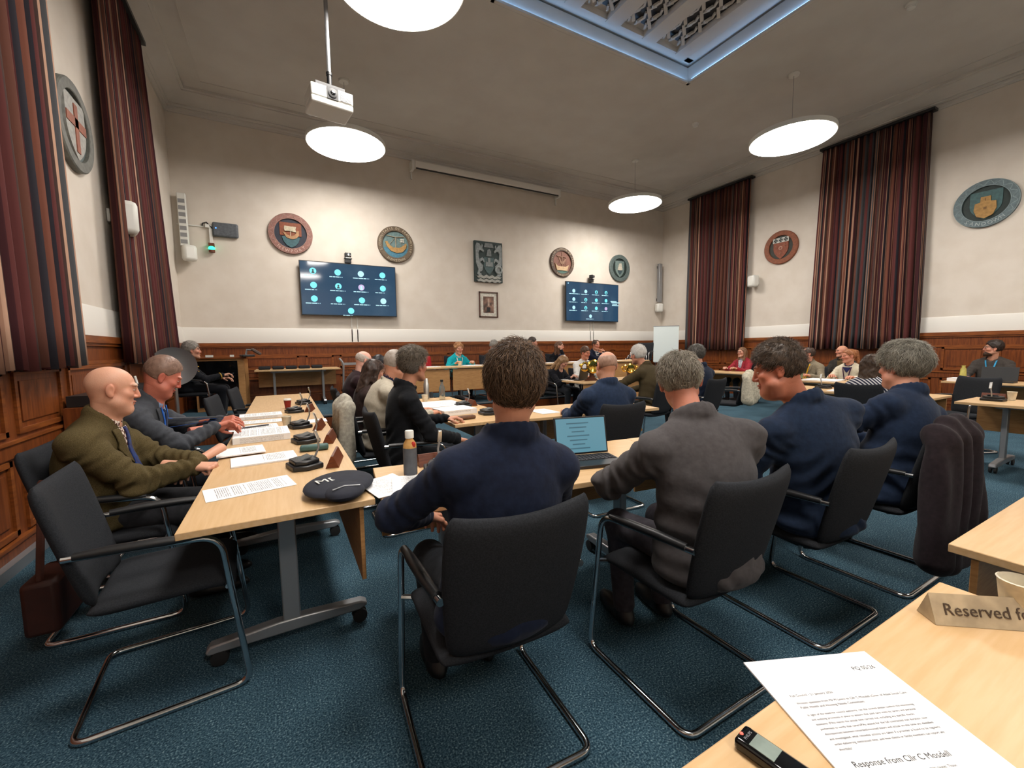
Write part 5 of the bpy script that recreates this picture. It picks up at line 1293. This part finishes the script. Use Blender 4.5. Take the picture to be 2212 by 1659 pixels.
# clerks at the mace table
seat('woman in black writing at the mace table, fair hair falling forward', 'black chair under the woman writing', 5.0, 7.12, SOUTH + R(10), near=1, crown=1.20, hy=.12, lean=.12, hunch=.06, build=.92, head=(20, 46, 0), hair='long', hair_c='#7b5a3c', hair_c2='#a8845e', hair_t=.012, strands=700, strand_l=.05, comb=(0, .1, -1), mess=.15, top=('#191a20', None, 'plain'), wl=(-.12, .3, .77), wr=(.02, .34, .77), hands=('relaxed', 'hold'), skin='#cc9c86', down=1)
seat('man in a white shirt and black bow tie at the mace table', 'black chair under the man in the bow tie', 5.68, 7.10, SOUTH, near=1, crown=1.365, lean=.04, build=1.06, head=(14, 14, 0), hair='short', hair_c='#4a3426', hair_c2='#6a4c38', hair_t=.010, strands=700, strand_l=.015, top=WHITE, top_name='shirt', shirt=WHITE, open=0, collar='crew', wl=(-.2, .3, .77), wr=(.2, .3, .77), skin='#c8876c', down=1,
     extra=lambda body, j, N, FN, arms, strip, ht, Hm: [part('bow_tie', MB().ell((-.03, (j.front(0, N[2] - .03) or .1) + .012, N[2] - .025), (.03, .012, .018), 12, 8).ell((.03, (j.front(0, N[2] - .03) or .1) + .012, N[2] - .025), (.03, .012, .018), 12, 8).ell((0, (j.front(0, N[2] - .03) or .1) + .014, N[2] - .025), .011, 10, 6), 'black', body)])
# right-hand tables, facing left
seat('man in a tan jacket with glasses and a yellow lanyard, facing left', 'black chair under the man in the tan jacket', 9.0, 4.42, WEST, near=1, crown=1.30, lean=.03, build=1.08, head=(-46, 2, 0), hair='balding', hair_c='#3a2d28', hair_c2='#55453c', hair_t=.015, nape=-.08, strands=700, glasses='#2a2220', top=('#857b69', '#776d5c', 'plain'), shirt=('#3a3524', None, 'plain'), lanyard=('#d8a52a', None, 'plain'), wl=(-.2, .3, .78), wr=(.2, .3, .78), skin='#c88f7a', button=.8)
seat('woman with a ginger ponytail in a cream cardigan, facing left', 'black chair under the woman in the cream cardigan', 8.98, 3.72, WEST, near=1, crown=1.265, lean=.06, build=.98, head=(-38, 6, 0), hair='ponytail', hair_c='#8a5334', hair_c2='#b57a50', hair_t=.012, strands=900, strand_l=.03, top=('#d2cab5', '#c4bca7', 'plain'), top_name='cardigan', collar='crew', shirt=('#2a2f5c', None, 'plain'), lanyard=('#4a2f48', None, 'plain'), wl=(-.24, .34, .78), wr=(.14, .30, .78), skin='#c98f78', folds=1.2, button=.85)
seat('bald man by the right wall, half hidden behind the ginger ponytail', 'black chair under the bald man by the right wall', 10.5, 4.5, WEST, near=1, crown=1.325, head=(-40, 4, 0), hair='bald', hair_c='#8a6a58', top=('#3a3632', None, 'plain'), shirt=('#5a4a30', None, 'plain'), skin='#cc9379')
seat('bearded man with glasses in a dark grey top by the right wall', 'black chair under the bearded man', 10.58, 2.34, WEST, near=1, crown=1.365, lean=-.0, build=1.04, head=(-62, -4, 0), hair='short', hair_c='#251c18', hair_c2='#3c2e27', hair_t=.014, strands=900, strand_l=.02, beard=('#2e211a', '#4d3727', .007), glasses='#1c1614', top=('#45403d', '#3b3734', 'plain'), top_name='sweater', collar='crew', lanyard=('#3f9fd0', None, 'plain'), wl=(-.2, .3, .77), wr=(.2, .3, .77), skin='#c9967f')
seat('woman with glasses in a red and white top, far right under the curtain', 'black chair under the woman in red and white', 10.02, 6.42, WEST, near=0, crown=1.31, head=(-10, 2, 0), hair='long', hair_c='#6a4a34', hair_c2='#8a6548', hair_t=.013, glasses='#3a2a26', top=('#9c2f3a', None, 'plain'), shirt=('#dcdcdf', '#1c2450', 'plain'), wl=(-.1, .3, .8), wr=(.2, .3, .8), skin='#c99a84')
seat('person in a navy striped top, half hidden behind the grey haired man', 'black chair under the person in the striped top', 5.98, 2.25, EAST, near=1, crown=1.24, lean=.05, build=.9, head=(0, 10, 0), hair='long', hair_c='#3a2a22', hair_c2='#54402f', top=('#20233a', '#cfcdd0', 'stripe'), top_name='sweater', collar='crew', wl=(-.1, .42, .77), wr=(.16, .36, .77), skin='#c99a84')
seat('person at the right photo edge of whom only the hands show', 'black chair at the right photo edge', 7.72, .92, WEST, near=1, crown=1.32, head=(0, 10, 0), hair='short', top=('#2a2c33', None, 'plain'), shirt=WHITE, WL=(7.18, .8, .80), WR=(7.1, 1.3, .82), hands=('relaxed', 'hold'), skin='#cf9d88')
# ------------------------------------------------------------------ things on the tables
TZ = .731
def mic(label, x, y, rz, z=TZ):
    t = thing('microphone_unit', label, 'desk microphone', (x, y, z), rz, 'black desk microphone units')
    b = MB(); b.prism([(-.1, -.02), (-.07, -.085), (.07, -.085), (.1, -.02), (.085, .07), (-.085, .07)], 0, .028); b.prism([(-.085, -.015), (-.06, -.07), (.06, -.07), (.085, -.015), (.05, .06), (-.05, .06)], .028, .05); part('base', b, 'black', t, bev=.006)
    b = MB(); b.box((0, -.01, .054), (.085, .07, .006), rx=.25); part('display', b, paint('#4d5559', .2), t)
    b = MB(); b.tube([(.0, .05, .045), (.0, .075, .1), (.01, .07, .15)], .006, 8); part('gooseneck', b, 'grey_metal', t)
    b = MB(); b.box((.01, .066, .17), (.022, .012, .07), rx=.3); part('microphone', b, 'steel', t, bev=.003)
def block(label, x, y, rz, z=TZ, L=.26):
    b = MB(); b.prism([(-.035, 0), (.035, 0), (.006, .065), (-.006, .065)], -L / 2, L / 2, T=Matrix.Translation((x, y, z)) @ Matrix.Rotation(rz, 4, 'Z') @ Matrix(((0, 0, 1, 0), (1, 0, 0, 0), (0, 1, 0, 0), (0, 0, 0, 1))))
    tag(part('name_block', b, 'name_block'), label, 'name block', 'brown wooden name blocks')
def stack(label, x, y, rz, th=.004, z=TZ, m='page', w=.21, d=.297, wav=0.):
    b = MB(); b.sheet(w, d, th, wav=wav, seed=int(x * 100)); o = part('paper_stack' if th > .003 else 'paper_sheet', b, m, None, (x, y, z), (0, 0, rz)); tag(o, label, 'papers', 'printed papers on the tables')
def cup(label, x, y, c='#e6dcc4', z=TZ, lid=False):
    t = thing('paper_cup', label, 'cup', (x, y, z), 0, 'disposable paper cups')
    b = MB(); b.lathe([(.027, 0), (.038, .092), (.04, .094), (.037, .096), (.026, .006)], 24, cap=True); part('cup_body', b, paint(c), t)
    if lid: b = MB(); b.lathe([(.041, .092), (.041, .104), (.034, .112)], 24); part('lid', b, 'white_plastic', t)
for i, (x, y) in enumerate(((.08, 2.58), (.117, 3.31), (.104, 3.97), (.083, 5.0), (.2, 5.72))):
    mic('desk microphone on the left row, ' + ['nearest the viewer', 'second from the viewer', 'third from the viewer', 'beside the red cup', 'farthest from the viewer'][i], x, y, EAST + R(15))
for i, (x, y) in enumerate(((.235, 2.6), (.27, 3.27), (.24, 3.85), (.23, 5.05))): block('brown name block on the left row, ' + ['nearest the viewer', 'second from the viewer', 'third from the viewer', 'near the red cup'][i], x, y, EAST - R(12))
b = MB(); b.box((.15, 2.99, TZ + .02), (.17, .065, .036), rz=-.1); tag(part('spectacles_case', b, paint('#40605c'), bev=.012), 'teal spectacles case behind the nearest microphone', 'case')
cup('red paper cup with a white lid on the left row', .02, 5.38, '#8c2420', lid=True); cup('cream paper cup on the left row beside papers', -.0, 4.04)
for a in (('two printed sheets nearest the viewer on the left row', -.17, 2.32, EAST + .2, .002, TZ, 'page', .21, .36), ('flat white papers under the folded hands on the left row', -.13, 2.9, EAST + .1, .008, TZ, 'page_b', .24, .34), ('short printed paper on the left row edge near the tweed jacket', -.27, 3.17, EAST + .12, .006, TZ + .009, 'page_b', .24, .26),
          ('thick open document on the left row', -.17, 3.66, EAST + .05, .045, TZ, 'page', .36, .36, .0), ('sheet with a dark pen on the left row', -.25, 4.18, EAST + .1, .003, TZ, 'page', .24, .36), ('sheet beyond the dark pen on the left row', -.22, 4.5, EAST, .003, TZ, 'page', .2, .36), ('thick paper pile farthest along the left row', -.22, 4.8, EAST + .06, .03, TZ, 'page', .24, .36), ('plain white sheet beside the third microphone', .2, 4.26, EAST, .002, TZ, 'paper', .2, .26)): stack(*a)
b = MB(); b.tube([(-.36, 4.12, TZ + .012), (-.14, 4.2, TZ + .012)], .006, 8); tag(part('pen', b, 'ink'), 'dark pen lying on a sheet on the left row', 'pen')
# navy pouch with white letters
t = thing('neoprene_pouch', 'navy neoprene pouch with white MB letters at the table corner', 'pouch', (.2, 2.06, TZ), R(-20))
b = MB(); b.ell((0, 0, .03), (.15, .19, .034), 28, 14); b.ell((.05, -.12, .032), (.085, .1, .034), 20, 12); part('pouch_body', b, paint('#20232f', .85), t)
b = MB(); add_mesh(b, text_mesh('MB', .075, .001), Matrix.Translation((-.03, -.06, .062)) @ Matrix.Rotation(.6, 4, 'Z')); part('lettering', b, 'white_plastic', t)
b = MB(); b.tube([(.02, -.19, .062), (.06, -.15, .066), (.12, -.13, .06)], .003, 6); part('seam', b, 'grey_metal', t)
# front row
t = thing('juice_bottle', 'tall juice bottle with white cap and grey label', 'bottle', (.545, 2.1, TZ), 0)
b = MB(); b.lathe([(.032, 0), (.034, .01), (.034, .15), (.032, .17), (.018, .195), (.018, .21)], 28); part('bottle_body', b, paint('#d0a060', .2), t)
b = MB(); b.lathe([(.0345, .012), (.0345, .15)], 28, cap=False); part('label', b, paint('#54575c'), t)
b = MB(); b.lathe([(.022, .2), (.022, .235), (.02, .238)], 24); part('cap', b, 'white_plastic', t)
b = MB(); b.ell((.012, -.026, .168), (.012, .008, .016), 12, 8); part('red_fruit_mark', b, paint('#b02a1a'), t)
mic('desk microphone behind the juice bottle', .72, 2.12, R(-4)); block('brown name block behind the juice bottle', .8, 2.26, 0., L=.34)
stack('loose printed sheets beside the navy suit elbow, left one', .40, 2.0, R(12), .002, TZ + .001, 'page_c', .2, .297, .012); stack('loose printed sheets beside the navy suit elbow, right one', .52, 1.93, R(-12), .002, TZ + .006, 'page_c', .21, .297, .012)
def laptop(label, x, y, rz, z=TZ, w=.33, scr='black', key=True, tilt=12):
    t = thing('laptop', label, 'laptop', (x, y, z), rz, None)
    b = MB(); b.box((0, -.115, .009), (w, .23, .018)); part('laptop_base', b, 'black', t, bev=.003)
    b = MB(); b.box((0, .0 + .105 * math.sin(R(tilt)), .018 + .11), (w, .008, .22), rx=-R(tilt)); ld = part('laptop_lid', b, 'black' if scr != 'green' else paint('#7d8a6a'), t, bev=.003)
    if scr == 'lit':
        b = MB(); b.box((0, -.006 + .105 * math.sin(R(tilt)), .02 + .11), (w - .02, .002, .2), rx=-R(tilt)); s = part('screen', b, emit('laptop_screen', '#5d93a4', .6), t)
        b = MB()
        for k in range(7): b.box((-.02, -.0075 + (.19 - k * .024 - .02) * math.sin(R(tilt)) , .2 - k * .024), (.14 - .03 * (k % 3), .001, .007), rx=-R(tilt))
        part('text_lines', b, emit('laptop_text', '#3f6d7e', .5), s)
    b = MB()
    for r_i in range(5):
        for k in range(13): b.box((-.145 + k * .0242, -.03 - r_i * .0215, .0195), (.019, .016, .004))
    if key: part('keyboard', b, 'ink', t)
laptop('open laptop with a lit blue page, before the grey suit man', 1.52, 1.93, R(-14), scr='lit')
t = thing('steel_cap_flask', 'white flask with a steel cap on the front row', 'bottle', (2.28, 1.72, TZ)); b = MB(); b.lathe([(.034, 0), (.035, .15), (.022, .2)], 24); part('flask_body', b, 'white_plastic', t); b = MB(); b.lathe([(.024, .198), (.024, .245), (.02, .25)], 20); part('cap', b, 'steel', t)
stack('white sheets between the two navy suits on the front row', 3.45, 1.55, R(-8), .012)
# inner row
for a in (('white papers beside the cream cup on the inner row', 1.55, 4.62, EAST, .02, TZ, 'page_b', .5, .5), ('thick paper pile with a pen, at the inner row corner', 1.5, 3.98, EAST + .1, .05, TZ, 'page_b', .3, .36), ('white sheets left of the bald man in blue', 2.3, 3.55, 0., .004, TZ, 'page_b'), ('white sheets right of the bald man in blue', 3.2, 3.4, .2, .004, TZ, 'page_b')): stack(*a)
mic('desk microphone beside the thick paper pile on the inner row', 1.76, 4.38, EAST); block('brown name block on the inner row', 1.88, 4.46, EAST); mic('desk microphone at the inner row corner before the brown hair', 1.76, 3.72, EAST)
cup('cream paper cup beside the steel vacuum flask', 1.5, 4.98)
b = MB(); b.lathe([(.036, 0), (.036, .2), (.028, .215), (.028, .25), (.02, .27)], 24, T=Matrix.Translation((1.62, 5.3, TZ))); tag(part('vacuum_flask', b, 'steel'), 'tall steel vacuum flask on the inner row', 'flask')
M['glass'] = base_mat('bottle_glass', '#d8ddd4', .08); M['glass'].node_tree.nodes['Principled BSDF'].inputs['Transmission Weight'].default_value = .85
t = thing('glass_bottle', 'clear glass water bottle with a dark stopper', 'bottle', (1.78, 5.15, TZ)); b = MB(); b.lathe([(.038, 0), (.038, .15), (.016, .2), (.016, .23)], 24); part('bottle_body', b, 'glass', t); b = MB(); b.lathe([(.019, .228), (.019, .255)], 16); part('stopper', b, 'black', t)
b = MB(); b.box((1.45, 3.56, TZ + .018), (.19, .07, .034), rz=.05); tag(part('spectacles_case', b, paint('#6a4a34'), bev=.014), 'brown spectacles case at the inner row corner', 'case')
# mace table
def mace(label, x, y, s, rz):
    t = thing('ceremonial_mace', label, 'mace', (x, y, TZ), rz, 'gold maces on wooden stands')
    b = MB(); b.prism([(-.13 * s, 0), (.13 * s, 0), (.1 * s, .02), (.03 * s, .06 * s), (.03 * s, .12 * s), (.1 * s, .18 * s), (-.1 * s, .18 * s), (-.03 * s, .12 * s), (-.03 * s, .06 * s), (-.1 * s, .02)], -.03, .03, T=Matrix.Rotation(PI / 2, 4, 'X')); part('stand', b, 'dark_wood', t)
    b = MB(); b.lathe([(.02 * s, -.12 * s), (.08 * s, -.05 * s), (.105 * s, .03 * s), (.1 * s, .06 * s), (.115 * s, .08 * s), (.09 * s, .09 * s), (.05 * s, .07 * s)], 28, T=Matrix.Translation((0, 0, .24 * s)) @ Matrix.Rotation(PI / 2, 4, 'X')); part('bowl', b, 'gold', t)
    for q in (-1, 1):
        b = MB(); b.tube([(q * (.1 + .075 * math.sin(a)) * s + q * .06 * s * a / 6, -.02, (.24 + .07 * math.cos(a)) * s) for a in np.linspace(0, 6, 14)], .017 * s, 8); b.ell((q * .2 * s, -.02, .26 * s), .03 * s); part('scroll', b, 'gold', t)
mace('large gold mace head on a wooden stand, beside the bald man in blue', 5.2, 6.32, 1.15, R(-15)); mace('smaller gold mace on a wooden stand, right of the bald man in blue', 6.2, 6.36, .85, R(-10))
laptop('dark laptop before the man in the bow tie', 5.15, 6.52, PI + R(20), key=False); stack('white pad under the writing hand', 4.98, 6.72, .3, .006)
# head table
cup('cream paper cup before the woman in turquoise', 3.12, 7.9, z=DZ + TZ)
for i, x in enumerate((2.5, 3.4, 4.2, 5.2, 6.0, 7.2)): stack('white papers on the head table, ' + ['at the red chair', 'before the woman in turquoise', 'before the red tie', 'before the blue suit', 'before the long brown hair', 'before the balding man'][i], x, 7.92, .1 * (i % 3), .012, DZ + TZ, 'page_b', .36, .26)
# right-hand tables
mic('desk microphone on the right inner table by the photo edge', 6.78, 1.46, WEST); block('brown name block on the right inner table by the photo edge', 6.98, 1.5, WEST, L=.18); cup('cream paper cup on the right inner table by the photo edge', 6.95, 1.36)
stack('bright white sheets on the right inner table', 6.75, 2.75, .1, .01, TZ, 'paper', .5, .4); mic('desk microphone left of the bright white sheets', 6.9, 3.15, WEST); mic('desk microphone right of the bright white sheets', 7.0, 2.45, WEST); cup('cream paper cup near the striped sleeve', 6.98, 2.3)
stack('white papers before the woman in the cream cardigan', 8.3, 3.8, .1, .02, TZ, 'page_b', .5, .5); laptop('green-backed tablet before the man in the tan jacket', 8.4, 4.35, EAST, scr='green', key=False); laptop('dark laptop right of the cream cardigan', 8.35, 3.1, EAST, key=False)
laptop('black laptop before the bearded man', 9.95, 2.1, EAST, w=.4, key=False); stack('white box file left of the black laptop', 9.8, 2.48, 0., .05, TZ, 'paper', .3, .26)
b = MB(); b.lathe([(.045, 0), (.035, .14), (.02, .17), (.024, .2)], 20, T=Matrix.Translation((9.95, 2.5, TZ + .05))); tag(part('yellow_bottle', b, paint('#b8ac5a', .3)), 'yellow drinks bottle left of the black laptop', 'bottle')
# the viewer's own table
t = thing('reserved_sign', 'folded cream sign reading Reserved for', 'sign', (1.285, .335, TZ), math.atan2(-.15, .2))
b = MB(); b.prism([(0, 0), (.055, 0), (.0275, .062)], 0, .36, T=Matrix(((0, 0, 1, 0), (1, 0, 0, 0), (0, 1, 0, 0), (0, 0, 0, 1)))); part('card', b, paint('#b8a78a'), t)
b = MB(); add_mesh(b, text_mesh('Reserved for', .036, .0003, 'LEFT'), Matrix.Translation((.022, .008, .021)) @ Matrix.Rotation(math.atan2(.062, .0275), 4, 'X')); part('lettering', b, paint('#4a3a2c'), t)
cup('large cream paper cup behind the reserved sign', 1.475, .25, '#e8dfc8')
t = thing('printed_letter', 'printed letter headed PQ 05/26 in the right foreground', 'papers', (.845, .262, TZ), R(-23) )
b = MB(); b.sheet(.27, .36, .003); part('sheet', b, 'paper', t)
b = MB()
for s, size, x, y_, al in (('PQ 05/26', .0125, .115, .135, 'RIGHT'), ('Full Council - 21 January 2026', .007, -.105, .09, 'LEFT'), ('Written question from Mr M Lewis to Cllr C Mosdell (Chair of Adult Social Care,', .0066, -.105, .074, 'LEFT'), ('Public Health and Housing Needs Committee)', .0066, -.105, .065, 'LEFT'),
    ('In light of the need for council authority, can the council please confirm the monitoring', .0058, -.105, .05, 'LEFT'), ('and auditing processes in place to ensure that paid care visits by carers and personal', .0058, -.105, .041, 'LEFT'), ('assistants (PAs) match the actual time carried out, including any specific checks', .0058, -.105, .032, 'LEFT'), ('performed to verify that carers/PAs attend for the full contracted visit duration, how', .0058, -.105, .023, 'LEFT'), ('discrepancies between recorded/invoiced hours and actual on-site time are identified', .0058, -.105, .014, 'LEFT'), ('and investigated, what remedial actions are taken if a provider is found to be regularly', .0058, -.105, .005, 'LEFT'), ('under-delivering contracted time, and how clients or family members can report any', .0058, -.105, -.004, 'LEFT'), ('shortfalls?', .0058, -.105, -.013, 'LEFT'), ('Response from Cllr C Mosdell', .0135, -.105, -.04, 'LEFT'), ('funded through ASC, generally funded via two main routes. Those', .0058, -.105, -.055, 'LEFT'), ('commissioned by the Isle of Wight Council directly with another provider', .0058, -.105, -.064, 'LEFT')):
    add_mesh(b, text_mesh(s, size, 0., al), Matrix.Translation((x, y_, .0034)))
part('printed_text', b, 'ink', t, smooth=0)
t = thing('voice_recorder', 'black voice recorder with a grey display at the table edge', 'recorder', (.632, .325, TZ), R(8))
b = MB(); b.box((0, 0, .01), (.042, .115, .02)); part('case', b, 'black_gloss', t, bev=.006)
b = MB(); b.box((0, .018, .0206), (.03, .036, .001)); part('display', b, paint('#8a9890', .3), t)
b = MB(); add_mesh(b, text_mesh('PHILIPS', .0065, 0.), Matrix.Translation((0, .042, .0207))); part('lettering', b, 'grey_metal', t)
b = MB(); b.ell((-.004, .052, .019), .003, 10, 6); part('red_light', b, emit('rec_red', '#ff5a4a', 1.5), t)
# coats and other loose things
def coat(label, cx, cy, rz, mat, z0=.42, w=.27, name='coat'):
    g = Grid((-.4, -.55, z0 - .1), (.4, -.05, 1.08), .014)
    g.cap((-w * .75, -.33, .9), (w * .75, -.33, .9), .05, k=0); g.cap((-w * .8, -.35, .85), (-w * .95, -.37, z0 + .05), .055, .075, k=.06); g.cap((w * .8, -.35, .85), (w * .95, -.37, z0 + .05), .055, .075, k=.06)
    for q in (-.5, 0, .5): g.cap((q * w, -.36, .86), (q * w, -.38, z0), .055, .06, k=.06)
    g.cap((-.08, -.33, .95), (.08, -.33, .95), .035, k=.04)
    sl, Q = g.sub(g.lo, g.lo + g.h * g.n); g.v += (.008 * np.sin(Q[..., 0] * 48 + 2 * np.sin(Q[..., 2] * 7))).astype(np.float32)
    v, f = g.nets(); o = np_obj(name, v, f, mat, None); o.location = (cx, cy, 0); o.rotation_euler = (0, 0, rz); tag(o, label, 'coat')
coat('off-white jacket hanging on the chair of the cream sweater man', .80, 4.0, EAST, fabric('#b5b0a2'), .42)
coat('dark brown coat hanging on the chair of the thick grey haired man', 3.14, 1.15, R(-2), fabric('#2a2226'), .2, .24)
coat('cream coat hanging on a chair beyond the man looking left', 6.25, 4.25, R(20), fabric('#cfc8b4'), .5)
for i in range(5):
    b = MB(); b.box((-.32 + .23 * i, 9.4, DZ + TZ + .031), (.2, .2, .06), rz=.04 * (i % 2)); tag(part('black_bag', b, 'charcoal', bev=.02), 'black cushioned bag in the row on the side table', 'bag', 'black bags on the side table')
t = thing('dish_heater', 'grey round dish heater on a stand, behind the red-faced man', 'heater', (-1.28, 7.05, 0), R(10)); rot = Matrix.Translation((0, 0, 1.2)) @ Matrix.Rotation(PI / 2, 4, 'X')
b = MB(); b.lathe([(.05, -.06), (.18, -.03), (.25, .02), (.255, .03), (.245, .025), (.17, -.02), (.04, -.045)], 40, T=rot); part('dish', b, 'grey_metal', t)
b = MB(); b.ell((0, -.03, 1.2), (.05, .06, .05)); b.box((0, -.04, 1.2), (.16, .02, .03)); part('element', b, 'white_plastic', t)
b = MB(); b.tube([(0, .06, 1.2), (0, .06, .05)], .025, 10); b.lathe([(.2, 0), (.2, .03), (.05, .05)], 28, T=Matrix.Translation((0, .06, 0))); part('stand', b, 'steel', t)
b = MB(); b.box((XL + .17, 5.6, .99), (.2, 1.7, .09)); tag(part('charging_rack', b, 'black'), 'long black charging rack on the left wall ledge', 'rack')
b = MB(); b.box((XL + .16, 5.6, .47), (.2, 1.8, .94)); tag(part('wall_ledge', b, 'oak'), 'oak ledge cabinet along the left wall', 'cabinet')
for i in range(9):
    b = MB(); b.tube([(XL + .17, 4.9 + .17 * i, 1.03), (XL + .15, 4.92 + .17 * i, 1.12)], .012, 8); tag(part('white_handset', b, 'white_plastic'), 'white handset standing in the black rack on the left wall', 'handset', 'white handsets in the charging rack')
t = thing('shoulder_bag', 'brown leather bag hanging behind the near left chair', 'bag', (-.98, 2.62, .0)); b = MB(); b.box((0, 0, .28), (.12, .26, .24)); part('bag_body', b, paint('#3a1a12'), t, bev=.02); b = MB(); b.tube([(0, -.1, .4), (.02, -.05, .82), (.0, .1, .4)], .014, 6); part('strap', b, paint('#4a2418'), t)
b = MB(); b.tube([(XL + .12, 3.0, .42), (XL + .2, 3.1, .4), (XL + .25, 3.2, .2), (XL + .3, 3.0, .02), (XL + .28, 2.7, .012)], .007, 6); b.box((XL + .1, 3.0, .44), (.06, .26, .05)); tag(part('extension_lead', b, 'white_plastic'), 'white extension lead at the left wall', 'extension lead')
EXPO = .55
# ------------------------------------------------------------------ camera, world, view
cam = bpy.data.cameras.new('camera'); co = bpy.data.objects.new('camera', cam); COL.objects.link(co)
F_PX = 903.2; yaw, pit, rol = .4997, -.08587, -.01454
f_ = Vector((math.sin(yaw) * math.cos(pit), math.cos(yaw) * math.cos(pit), math.sin(pit)))
r_ = Vector((math.cos(yaw), -math.sin(yaw), 0)); u_ = r_.cross(f_)
r2 = math.cos(rol) * r_ + math.sin(rol) * u_; u2 = -math.sin(rol) * r_ + math.cos(rol) * u_
co.matrix_world = Matrix(((r2.x, u2.x, -f_.x, 0), (r2.y, u2.y, -f_.y, 0), (r2.z, u2.z, -f_.z, 1.38), (0, 0, 0, 1)))
cam.sensor_width = 36.; cam.sensor_fit = 'HORIZONTAL'; cam.lens = 36. * F_PX / 2212; cam.clip_start = .02; cam.clip_end = 60
SC.camera = co
w = bpy.data.worlds.new('World'); SC.world = w; w.use_nodes = True
w.node_tree.nodes['Background'].inputs[0].default_value = (.0, .0, .0, 1)
SC.view_settings.view_transform = 'Standard'; SC.view_settings.look = 'None'; SC.view_settings.gamma = 1; SC.view_settings.use_curve_mapping = False
SC.view_settings.exposure = EXPO
SC.cycles.use_denoising = True
SC.cycles.max_bounces = 6; SC.cycles.diffuse_bounces = 4; SC.cycles.glossy_bounces = 3; SC.cycles.transmission_bounces = 4; SC.cycles.transparent_max_bounces = 6
SC.cycles.caustics_reflective = False; SC.cycles.caustics_refractive = False
SC.cycles.sample_clamp_indirect = 4.
